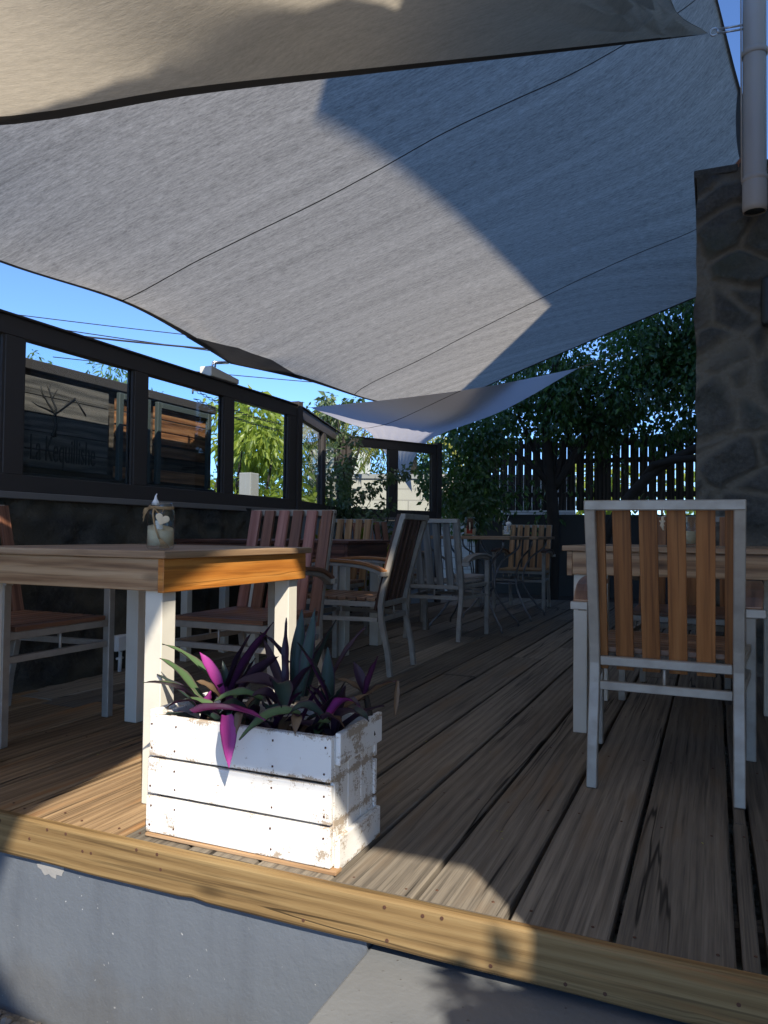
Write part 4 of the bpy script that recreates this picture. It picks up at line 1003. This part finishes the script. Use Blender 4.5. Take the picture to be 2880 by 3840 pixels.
PL = {
 'low': ('low purple plant with long magenta leaves at the left end of the crate', [
  ((-1.254,1.720,0.326),(-1.385,1.600,0.417),.052,.05,(GRN,PUR),0), ((-1.288,1.740,0.323),(-1.364,1.640,0.477),.04,.04,(GRN,MAG),.9), ((-1.317,1.780,0.304),(-1.524,1.820,0.391),.03,.02,(TEA,PUR),.3),
  ((-1.263,1.660,0.338),(-0.996,1.585,0.364),.055,.035,(MAG,MAG),.25), ((-1.122,1.600,0.358),(-1.094,1.578,0.237),.042,.045,(MAG,MAG),.2), ((-1.186,1.660,0.346),(-1.358,1.660,0.341),.035,.05,(GRN,PUR),0),
  ((-1.258,1.700,0.337),(-1.241,1.700,0.391),.03,.0,(PUR,MAG),.4), ((-1.087,1.620,0.362),(-1.090,1.600,0.313),.022,.03,(DRY,DRK),0), ((-1.268,1.700,0.329),(-1.331,1.660,0.397),.045,.03,(GRN,MAG),.5)]),
 'mid': ('upright dark purple plant with a bright magenta leaf left of the crate centre', [
  ((-1.274,1.800,0.353),(-1.440,1.740,0.497),.045,.05,(GRN,DRK),.15), ((-1.252,1.770,0.361),(-1.310,1.740,0.483),.04,.02,(MAG,MAG),.8), ((-1.281,1.820,0.343),(-1.221,1.860,0.528),.04,.03,(TEA,DRK),.5),
  ((-1.254,1.800,0.349),(-1.145,1.840,0.552),.045,.03,(DRK,PUR),.6), ((-1.275,1.840,0.334),(-1.184,1.920,0.556),.035,.03,(DRK,PUR),.3), ((-1.183,1.760,0.390),(-1.055,1.740,0.491),.04,.02,(PUR,DRK),.5),
  ((-1.258,1.820,0.334),(-1.304,1.840,0.446),.03,.0,(TEA,TEA),.2), ((-1.069,1.680,0.385),(-1.190,1.640,0.377),.05,.035,(GRN,DRK),.1), ((-1.237,1.740,0.357),(-1.292,1.700,0.412),.035,.02,(DRY,DRK),.2),
  ((-1.214,1.780,0.341),(-1.180,1.820,0.465),.04,.02,(TEA,DRK),.8), ((-1.123,1.700,0.336),(-1.186,1.660,0.358),.045,.04,(TEA,PUR),.1)]),
 'tall': ('tall dark green and purple plant in the middle of the crate', [
  ((-1.052,1.780,0.393),(-1.070,1.800,0.586),.032,.0,(DRK,PUR),.9), ((-1.062,1.800,0.462),(-1.140,1.780,0.544),.026,.02,(DRK,DRK),.4), ((-1.048,1.820,0.360),(-1.055,1.860,0.606),.05,.01,(TEA,TEA),.3),
  ((-1.018,1.800,0.377),(-1.003,1.840,0.613),.042,-.01,(TEA,DRK),1.0), ((-1.012,1.820,0.374),(-0.948,1.860,0.581),.06,.03,(TEA,TEA),.4), ((-1.039,1.700,0.424),(-0.978,1.645,0.365),.07,.06,(TEA,DRK),.35),
  ((-1.031,1.720,0.401),(-1.158,1.690,0.419),.06,.035,(DRK,PUR),.3), ((-1.036,1.660,0.373),(-1.014,1.640,0.347),.05,.04,(TEA,DRK),.2), ((-0.938,1.650,0.366),(-1.071,1.585,0.307),.055,.055,(GRN,PUR),.15),
  ((-1.031,1.760,0.384),(-0.950,1.740,0.480),.03,.02,(PUR,DRK),.5), ((-1.090,1.840,0.352),(-1.206,1.900,0.508),.03,.02,(DRK,PUR),.6), ((-1.065,1.840,0.344),(-1.009,1.900,0.521),.045,.02,(TEA,DRK),.6), ((-1.017,1.680,0.371),(-1.079,1.650,0.400),.05,.04,(DRK,PUR),.3)]),
 'right': ('broad leaved green and purple plant at the right end of the crate', [
  ((-0.922,1.800,0.336),(-0.990,1.720,0.537),.055,.03,(TEA,PUR),.55), ((-0.936,1.800,0.339),(-0.962,1.840,0.510),.045,.0,(TEA,DRK),.4), ((-0.878,1.700,0.362),(-0.787,1.680,0.398),.055,.05,(DRK,MAG),.2),
  ((-0.849,1.680,0.360),(-0.754,1.660,0.370),.065,.04,(TEA,DRK),.1), ((-0.884,1.660,0.365),(-0.959,1.620,0.366),.05,.05,(TEA,PUR),.5), ((-0.968,1.860,0.402),(-0.922,2.000,0.549),.03,.03,(DRK,RED),.5),
  ((-0.932,1.630,0.367),(-0.922,1.600,0.332),.03,.03,(DRY,DRK),.1), ((-0.915,1.760,0.345),(-0.951,1.720,0.428),.045,.02,(PUR,DRK),.6), ((-0.924,1.800,0.331),(-0.906,1.840,0.421),.04,.02,(TEA,DRK),.4), ((-0.879,1.660,0.361),(-0.811,1.640,0.355),.04,.03,(DRY,DRK),.2)]),
 'red': ('small reddish plant with a wilted drooping leaf by the right crate corner', [
  ((-0.855,1.860,0.387),(-0.831,1.880,0.488),.042,.0,(RED,PUR),.9), ((-0.856,1.860,0.386),(-0.903,1.880,0.468),.032,.01,(DRK,PUR),.6), ((-0.858,1.860,0.386),(-0.956,1.860,0.420),.026,.02,(DRY,DRK),.2),
  ((-0.849,1.860,0.385),(-0.757,1.840,0.435),.03,.012,(RED,DRY),.3), ((-0.757,1.840,0.435),(-0.758,1.830,0.344),.017,.004,(DRY,DRK),.2), ((-0.852,1.860,0.371),(-0.879,1.840,0.360),.02,.015,(DRY,DRK),.2)]),
}
for key, (label, leaves) in PL.items():
    b0_ = V(leaves[0][0]); b0_.z = .28
    t = thing('purple_plant', label, 'plant', b0_, 0, 'purple leaved plants in the crate'); rg = random.Random(len(label))
    for q in leaves:
        m = MB(); (a, b, W, sag, mi, rl) = q
        blade(m, a, b, W*(1.12 if key == 'low' else .9), sag, .28, mi, rg.random(), rl*.8, curl=rg.uniform(-.5,.5)); m.build('leaf', lm, t, world=True)
    if key in ('mid', 'tall', 'right', 'low'):
        cx = {'low': -1.26, 'mid': -1.17, 'tall': -1.05, 'right': -.93}[key]
        for k in range(9):
            an = rg.uniform(0, 6.28); ln = rg.uniform(.1,.19); el = rg.uniform(.1,1.1); p = V((cx+rg.uniform(-.05,.05), 1.76+rg.uniform(-.05,.06), .285))
            q = p+V((math.cos(an)*math.cos(el), math.sin(an)*math.cos(el)*.6, math.sin(el)))*ln
            m = MB(); blade(m, p, q, rg.uniform(.026,.04), .03, .28, rg.choice(((TEA,DRK),(GRN,DRK),(DRK,PUR),(TEA,PUR),(DRY,DRK))), rg.random(), rg.uniform(-.5,.5)); m.build('leaf', lm, t, world=True)
    if key == 'red':
        m = MB(); p1 = V((-0.855,1.860,0.384)); m.tube([V((p1.x+.02,p1.y,.28)), p1+V((.01,0,-.05)), p1], [.009,.01,.008], 7); m.build('stem', M['bark'], t, world=True)

# small dry bits lying on the boards and the step
m = MB(); rg = random.Random(64)
for k in range(60):
    x, y = rg.uniform(-2.2,.5), rg.uniform(1.65,4.5); a = rg.uniform(0,6.28)
    if k % 4 == 0: x, y = rg.uniform(-.65,.3), rg.uniform(1.0,1.55)
    m.leaf((x,y,.004 if y > 1.6 else -.128), (math.cos(a),math.sin(a),0), (0,0,1), rg.uniform(.006,.02), rg.uniform(.003,.008), 0, rg.random(), .02)
kind(m.build('leaf_litter', M['palm']), 'stuff')
# ------------------------------------------------------------------ vegetation
def leafcloud(rg, clumps, n, L, W, spread=1.0, droop=.25, down=.3, mi=0, sizes=(.7,1.25)):
    m = MB(); tot = sum(c[3]**2*c[4] for c in clumps)
    for (x, y, z, r_, wgt, *sq) in clumps:
        k = int(n*r_*r_*wgt/tot); sqz = sq[0] if sq else .8; tone = rg.uniform(-.16,.16)
        for _ in range(k):
            d = V((rg.gauss(0,1), rg.gauss(0,1), rg.gauss(0,1))); d.normalize(); rad = r_*(rg.random()**.45)
            p = V((x,y,z))+V((d.x*rad, d.y*rad, d.z*rad*sqz))
            dr = (d*.8+V((rg.uniform(-1,1), rg.uniform(-1,1), rg.uniform(-1,.4)-down))).normalized()
            nr = V((rg.uniform(-1,1), rg.uniform(-1,1), rg.uniform(.1,1.4)))
            s_ = rg.uniform(*sizes); m.leaf(p, dr, nr, L*s_, W*s_, mi, min(1, max(0, rg.gauss(.5+tone,.22))), droop)
    return m
def limbs(m, rg, base, tips, r0_, mid=None):
    for tip in tips:
        a = V(base); b = V(tip); md = (a+b)/2+V((rg.uniform(-.2,.2), rg.uniform(-.2,.2), rg.uniform(.0,.3)))*(b-a).length*.5
        pts = spline([a, md, b], 9); m.tube(pts, [r0_*(1-.85*k/8) for k in range(9)], 7)
def tree(name, label, base, clumps, n, L, W, mat, trunk, cat='tree', seed=1, group=None, droop=.25, down=.3):
    rg = random.Random(seed); t = thing(name, label, cat, base, 0, group)
    m = MB(); trunk(m, rg); m.build('trunk', M['bark'], t, world=True)
    leafcloud(rg, clumps, n, L, W, droop=droop, down=down).build('crown', mat, t, world=True)
    return t
# big dark fig tree behind the deck
rg = random.Random(21); cl = []
for k in range(150):
    x = rg.uniform(-3.1,.8); top = 4.5 if x > -1.6 else 2.5+(x+3.1)*.95; z = rg.uniform(.9, top)
    if x > -2.5 and z < 2.2:
        if rg.random() < .3: cl.append((x, 10.3, z, .22, .3))
        continue
    cl.append((x, rg.uniform(9.35,10.5), z, rg.uniform(.22,.45), 1))
for k in range(8): cl.append((rg.uniform(-3.5,-3.1), rg.uniform(9.0,9.4), rg.uniform(.95,1.8), rg.uniform(.15,.25), 1.1))
for k in range(26): cl.append((rg.uniform(-3.2,-2.5), rg.uniform(9.0,9.7), rg.uniform(1.0,2.35), rg.uniform(.2,.36), 1.1))
for k in range(75): cl.append((rg.uniform(-2.3,.9), rg.uniform(9.5,10.7), rg.uniform(2.0,2.95), rg.uniform(.2,.36), 1.6))
for k in range(55): cl.append((rg.uniform(-1.4,.8), rg.uniform(9.5,10.8), rg.uniform(2.9,4.3), rg.uniform(.25,.45), 1.1))
def tk(m, rg):
    m.tube(spline([(-1.95,9.9,-.4),(-1.9,9.85,1.0),(-1.98,9.8,2.2),(-1.8,9.8,3.4)], 12), [.1-.005*k for k in range(12)], 9)
    m.tube(spline([(-1.35,9.4,-.3),(-1.2,9.3,.75),(-.7,9.25,1.5),(.1,9.3,1.95),(.9,9.4,2.2)], 14), [.085-.004*k for k in range(14)], 8)
    m.tube(spline([(-.75,9.3,1.48),(-.6,9.2,1.65),(.3,9.2,1.72),(1.0,9.2,1.75)], 10), [.05-.003*k for k in range(10)], 7)
    limbs(m, rg, (-1.9,9.85,1.4), [(-2.7,9.7,2.1),(-1.2,10,2.9),(-.6,10.1,3.2),(-2.4,9.6,2.6),(-1.5,9.6,3.1)], .05)
    limbs(m, rg, (.1,9.3,1.95), [(-.5,9.8,3.0),(.2,9.9,3.3),(-.2,9.6,2.7)], .03)
tree('fig_tree', 'large dark leafy fig tree shading the back of the deck', (-1.9,9.9,-.4), cl, 38000, .085, .045, M['ficus'], tk, seed=22, down=.6)
# shrub climbing on the corner post
rg = random.Random(31); cl = []
for k in range(11): cl.append((-3.52+rg.uniform(-.1,.12), 7.05+rg.uniform(-.1,.15), 1.0+k*.085, .085+.02*(k < 6), 1))
for k in range(10): f = k/9; cl.append((-3.42+.42*f, 6.95+.5*f, 1.15+.33*f+rg.uniform(-.03,.03), .075, .9))
for k in range(8): cl.append((-3.45+rg.uniform(-.2,.35), 6.95+rg.uniform(-.1,.3), .98+rg.uniform(-.08,.12), .1, .9))
for k in range(5): cl.append((-3.45-.02*k, 6.5+.05*k, 1.1+.09*k, .07, .8))
for k in range(6): cl.append((-2.9+rg.uniform(-.1,.15), 7.1, .95-.06*k, .07, .9))
def tk(m, rg):
    limbs(m, rg, (-3.4,7.0,0), [(-3.5,7.05,1.95),(-3.05,7.4,1.5),(-3.2,7.2,1.3),(-2.95,7.15,1.05),(-3.5,6.7,1.4),(-3.3,7.0,1.2)], .012)
sh = tree('flowering_shrub', 'leafy shrub with a red flower climbing the corner of the glass screens', (-3.4,7.0,0), cl, 1500, .068, .036, M['shrubmid'], tk, 'shrub', 32, None, .15, .1)
m = MB(); rg = random.Random(3)
for k in range(12):
    a = rg.uniform(0,6.28); m.leaf(V((-3.50,6.62,1.5)), (math.cos(a),math.sin(a),.4), (0,0,1), .035, .02, 0, .5, .1)
m.build('flower', M['redcloth'], sh, world=True)
# broad leaved plant by the plaster wall
t = thing('broad_leaved_plant', 'plant with broad pale green leaves against the plaster wall', 'plant', (-3.15,6.1,0)); rg = random.Random(9); m = MB()
for k, (bx, by, tz, dx, dy) in enumerate(((-3.1,6.2,1.02,.18,.1),(-3.15,6.0,.93,-.05,-.2),(-3.0,6.6,.8,.25,.05),(-3.05,6.9,.92,.22,.0),(-3.2,6.3,.7,.05,-.2),(-3.0,6.4,.62,.2,-.1))):
    blade(m, (bx,by,.25), (bx+dx*1.6,by+dy,tz-.12), .13, .35, .2, (0,0), rg.random(), .4, 12)
m.build('leaf', [M['sunny']], t, world=True)
# young leaves low in front of the far tree
rg = random.Random(15); cl = [(-2.62+rg.uniform(-.12,.12), 8.7+rg.uniform(-.2,.2), 1.0+rg.uniform(-.15,.25), .1, 1) for k in range(9)]
def tk(m, rg): limbs(m, rg, (-2.6,8.8,0), [(-2.65,8.7,1.2),(-2.5,8.6,1.05),(-2.7,8.8,1.1)], .012)
tree('sapling', 'small sapling with mid green pointed leaves before the dark tree', (-2.6,8.8,0), cl, 260, .12, .055, M['shrub'], tk, 'sapling', 16, None, .3, .3)

def pot(x, y, h, r_, label):
    m = MB()
    n = 36; rows = []
    for z, rad in ((0,.72),(.5,.86),(.86,.95),(.861,1.03),(1,1.03),(1,.9),(.8,.88)):
        rows.append([(x+rad*r_*(1+.02*(q % 2))*math.cos(2*PI*q/n), y+rad*r_*(1+.02*(q % 2))*math.sin(2*PI*q/n), z*h) for q in range(n+1)])
    m.grid(rows); tag(m.build('flower_pot', M['pipe']), label, 'pot')
pot(-2.55, 8.3, .36, .17, 'ribbed beige flower pot on the deck behind the iron tables')

# trees and walls beyond the screens
def simple_trunk(b, tips, r0_):
    def f(m, rg): limbs(m, rg, b, tips, r0_)
    return f
rg = random.Random(41); cl = []
for k in range(40): cl.append((-5.75+rg.uniform(-.75,.95), 8.5+rg.uniform(-.6,.7), 1.75+rg.uniform(-1.0,1.1)-.0, rg.uniform(.2,.42), 1))
cl = [c for c in cl if c[2]+c[3]*.7 < 2.85-.8*max(0, c[0]+5.7)]
tree('broadleaf_tree', 'sunlit yellow green tree right behind the third glass pane', (-5.8,8.6,-.4), cl, 4300, .15, .055, M['sunny'], simple_trunk((-5.9,8.6,-.4), [(-5.6,8.4,2.5),(-6.2,8.6,2.4),(-5.2,8.5,2.2),(-6,8.3,1.6)], .05), seed=42, down=.7)
rg = random.Random(43); cl = [(-5.65+rg.uniform(-.42,.5), 11.6+rg.uniform(-.4,.4), 2.92+rg.uniform(-.2,.18), rg.uniform(.12,.22), 1) for k in range(10)]+[(-6.1,11.5,3.1,.13,1),(-6.05,11.6,2.95,.1,1)]
tree('broadleaf_tree', 'green treetop showing between the grey and white sails', (-5.6,11.6,-.4), cl, 520, .14, .07, M['shrubmid'], simple_trunk((-5.6,11.6,-.4), [(-5.9,11.5,3.0),(-5.3,11.6,2.9),(-6.1,11.6,3.0)], .05), seed=44, down=.6)
rg = random.Random(45); cl = [(-10.5+rg.uniform(-1.3,1.3), 10.3+rg.uniform(-.6,.6), 3.2+rg.uniform(-.5,.75), rg.uniform(.25,.5), .7) for k in range(16)]
tree('feathery_tree', 'pale wispy treetop above the wooden sign', (-10.5,10.3,-.4), cl, 1600, .14, .035, M['feather'], simple_trunk((-10.5,10.3,-.4), [(-10.9,10.2,3.6),(-9.8,10.3,3.5),(-11.4,10.3,3.4)], .08), seed=46)
for i, (x, y, h, wd, sd, lb) in enumerate(((-9.2,17.5,4.0,1.8,51,'feathery green tree beyond the short angled screen'), (-12.2,17.5,3.6,2.0,53,'blue green feathery tree behind the sunny tree'), (-6.8,19.5,3.2,1.6,55,'low feathery tree left of the palm, beyond the block wall'), (-15.5,16.0,3.8,2.4,57,'rounded feathery tree far beyond the wooden sign'))):
    rg = random.Random(sd); cl = [(x+rg.uniform(-wd,wd), y+rg.uniform(-1,1), h*.5+rg.uniform(-h*.5,h*.5), rg.uniform(.35,.7), 1) for k in range(34)]
    tree('feathery_tree', lb, (x,y,-.4), cl, 3600, .2, .06, M['feather'], simple_trunk((x,y,-.4), [(x-.6,y,h*.8),(x+.7,y,h*.85),(x,y,h)], .09), seed=sd+1, group='feathery trees beyond the street', down=.2)
def palm(x, y, zt, label, sd, n=17, FL=1.7):
    t = thing('palm_tree', label, 'palm', (x,y,-.4)); rg = random.Random(sd); m = MB()
    m.tube(spline([(x,y,-.4),(x+.08,y,zt*.5),(x,y,zt)], 10), [.13-.004*k for k in range(10)], 10); m.build('trunk', M['bark'], t, world=True)
    m = MB()
    for k in range(n):
        a = 2*PI*k/n+rg.uniform(-.2,.2); el = rg.uniform(-.1,1.1); p0 = V((x,y,zt)); dr = V((math.cos(a)*math.cos(el), math.sin(a)*math.cos(el), math.sin(el)))
        tip = p0+dr*FL+V((0,0,-.75*FL*math.cos(el)*.8)); mid = p0+dr*FL*.55+V((0,0,.1)); pts = spline([p0,mid,tip], 26); m.tube(pts, [.014-.0005*q for q in range(26)], 5)
        for q in range(2,26):
            tg = (pts[min(q+1,25)]-pts[q-1]).normalized(); sd_ = tg.cross(V((0,0,1))).normalized(); ll = .42*math.sin(min(1,(27-q)/14)*PI/2)
            for s_ in (-1,1): m.leaf(pts[q], sd_*s_+tg*.6+V((0,0,-.35)), V((0,0,1)), ll, .03, 0, rg.random(), .35)
    m.build('crown', M['palm'], t, world=True)
palm(-8.0, 16.2, 2.75, 'yellow green palm tree above the concrete block wall', 61)
palm(-6.9, 17.6, 2.95, 'smaller palm beside the white sail, above the block wall', 62, 13, 1.4)
def blockwall(a, b, z1, label):
    a, b = V((*a,0)), V((*b,0)); d = (b-a).normalized(); L = (b-a).length; n = V((-d.y,d.x,0)); m = MB()
    P = [(a if not i & 1 else b)+n*(.2*((i >> 1) & 1))+V((0,0,(-.43,z1)[(i >> 2) & 1])) for i in range(8)]; m.hexa(P, 0, 0, 0)
    wl_ = tag(m.build('block_wall', M['block']), label, 'wall')
    m = MB(); P = [(a if not i & 1 else b)+n*(.26*((i >> 1) & 1)-.03)+V((0,0,(z1+.002,z1+.08)[(i >> 2) & 1])) for i in range(8)]; m.hexa(P, 0, 0, .3); m.build('coping', M['concrete'], wl_)
blockwall((-6.35,12.0), (-2.2,13.4), 1.78, 'sunlit concrete block wall beyond the far glass screen')
blockwall((-11.5,12.6), (-6.5,12.05), 1.35, 'low concrete wall behind the sunny tree')
m = MB(); m.box((-5.06,7.4,-.43), (-4.9,7.58,1.5), 2); tag(m.build('gate_post', M['concrete'], None, .01, 2), 'square concrete post before the sunny tree', 'post')
m = MB(); m.box((-10.9,19.5,-.43), (-9.6,21,3.35), 2)
bh = tag(m.build('house', M['plaster']), 'small white house wall among the feathery trees', 'house')
m = MB(); m.box((-10.7,19.485,1.3), (-10.2,19.505,2.2), 2); m.build('window', M['darkplastic'], bh)
m = MB(); m.box((-11.0,19.4,3.352), (-9.5,21.1,3.45), 0); m.build('roof', M['concrete'], bh)
# power lines
for lb, a, b, sg_ in (('lowest power line crossing the sky behind the screens', (-28,18.5,9.2), (2,34,6.2), .5), ('upper power line crossing the sky behind the screens', (-30,22,10.3), (4,40,8.2), .5), ('thick bundled power line above the screen rail', (-24,19.5,8.2), (-6,30,7.6), .35), ('thin wire above the white sail', (-26,24,8.2), (2,40,6.9), .3)):
    m = MB(); a, b = V(a), V(b); pts = [a+(b-a)*k/24-V((0,0,sg_*4*(k/24)*(1-k/24))) for k in range(25)]
    m.tube(pts, .02 if 'thick' not in lb else .035, 6); tag(m.build('power_line', M['wire']), lb, 'wire')
# ------------------------------------------------------------------ fence and low wall behind the tree
fn = thing('slat_fence', 'dark vertical board fence with bright gaps behind the fig tree', 'fence', (-1,11,0)); rg = random.Random(77)
m = MB(); x = -3.4
while x < 2.2:
    w_ = .108+rg.uniform(-.004,.004); m.box((x,10.985,1.17), (x+w_,11.005,2.22+rg.uniform(-.03,.03)), 2, 0, rg.random()); x += w_+.0145+rg.uniform(-.005,.005)
m.build('boards', M['fence'], fn, world=True)
for z in (1.36,1.84,2.08):
    m = MB(); m.box((-3.4,11.006,z), (2.2,11.05,z+.07), 0); m.build('rail', M['fence'], fn, world=True)
for x in (-3.3,-1.5,.3,2.0):
    m = MB(); m.box((x,11.051,-.4), (x+.09,11.14,2.2), 2); m.build('post', M['fence'], fn, world=True)
wallseg((-3.1,10.6), (2.2,10.6), -.4, 1.10, .3, 'low_wall', M['lowwall'], 'low pale wall under the board fence')
m = MB(); m.box((-3.76,9.702,-.2), (2.2,10.6,-.02), 0); kind(m.build('soil_bed', M['soil']), 'structure')
rg = random.Random(81); cl = [(rg.uniform(-4,2.5), 16+rg.uniform(-1,1), .9+rg.uniform(-1.0,1.1), rg.uniform(.4,.7), 1) for k in range(40)]
tree('hedge', 'sunlit yellow green hedge glimpsed through the fence gaps', (-1,16,-.4), cl, 3200, .22, .1, M['sunny'], simple_trunk((-1,16,-.4), [(-3,16,1.5),(1,16,1.6),(-1,16,1.8)], .08), 'hedge', 82)

# ------------------------------------------------------------------ unseen house to the right and behind us, shaped for its shadows
hs = thing('house', 'unseen pale house right of the deck, shaped for its shadows', 'house', (1.0,0.16,-.43))
m = MB()
def wy(x0, x1, z0, z1): m.box((x0,.16,z0), (x1,.30,z1), 0)      # front wall pieces
def wx(y0, y1, z0, z1): m.box((.9,y0,z0), (1.04,y1,z1), 1)      # side wall pieces
wx(.302,.80,-.43,5.2); wx(1.03,5.5,-.43,5.2); wx(.802,1.028,-.43,4.0); wx(.802,1.028,4.48,5.2)  # wall gaps added so sun spots reach the chairs
wy(.9,1.42,-.43,5.2); wy(1.82,4.5,-.43,5.2); wy(1.422,1.818,-.43,4.7)
m.box((.9,3.93,5.202), (4.5,9.5,8.3), 0); m.box((.9,5.502,-.43), (4.5,9.5,5.2), 0)  # tall block added to shade the grey sail and fig tree
m.build('wall', M['plaster'], hs, world=True)
eav = spline([(0,.09,6.225),(0,.58,6.14),(0,1.14,6.06),(0,1.7,5.98),(0,2.38,5.88),(0,3.14,5.76),(0,3.92,5.64)], 20)  # eave heights fitted to the shadow edge on the grey sail
m = MB(); Gq = [[(xx, p.y, zz+(p.z if k else 0)) for p in eav] for xx, zz, k in ((1.06,5.202,0),(.9,-.12,1),(.9,0,1),(4.5,.25,1),(4.5,5.202,0))]
m.grid(Gq, None, 0, .5, False); m.face([q*20 for q in range(5)][::-1], [(0,0)]*5); m.face([q*20+19 for q in range(5)], [(0,0)]*5)
m.build('roof', M['concrete'], hs, world=True)
m = MB(); m.box((.88,-.7,2.909), (3.2,.158,3.32), 0); m.build('shade_slab', M['concrete'], hs, world=True)  # unseen slab added for its shadow on crate and plants
m = MB(); m.box((1.0,-.5,4.254), (3.2,.158,4.34), 0); m.build('shade_slab', M['concrete'], hs, world=True)  # second unseen slab, added to cut off sunlight on the table apron
# leafy pot plant at the house corner, throws the leaf shadows on the beam
rg = random.Random(91); cl = [(1.2,-.25,1.93,.10,2),(1.13,-.25,1.85,.09,2),(1.08,-.25,1.76,.1,2),(1.2,-.25,1.72,.15,1.6),(1.34,-.25,1.8,.17,1.6),(1.25,-.25,1.5,.22,1),(1.1,-.3,1.45,.14,1)]
tree('potted_shrub', 'large leaved shrub standing at the corner of the house', (1.2,-.25,-.13), cl, 520, .11, .06, M['shrub'], simple_trunk((1.2,-.25,-.13), [(1.1,-.25,1.75),(1.25,-.22,1.8),(1.15,-.3,1.5)], .015), 'shrub', 92)
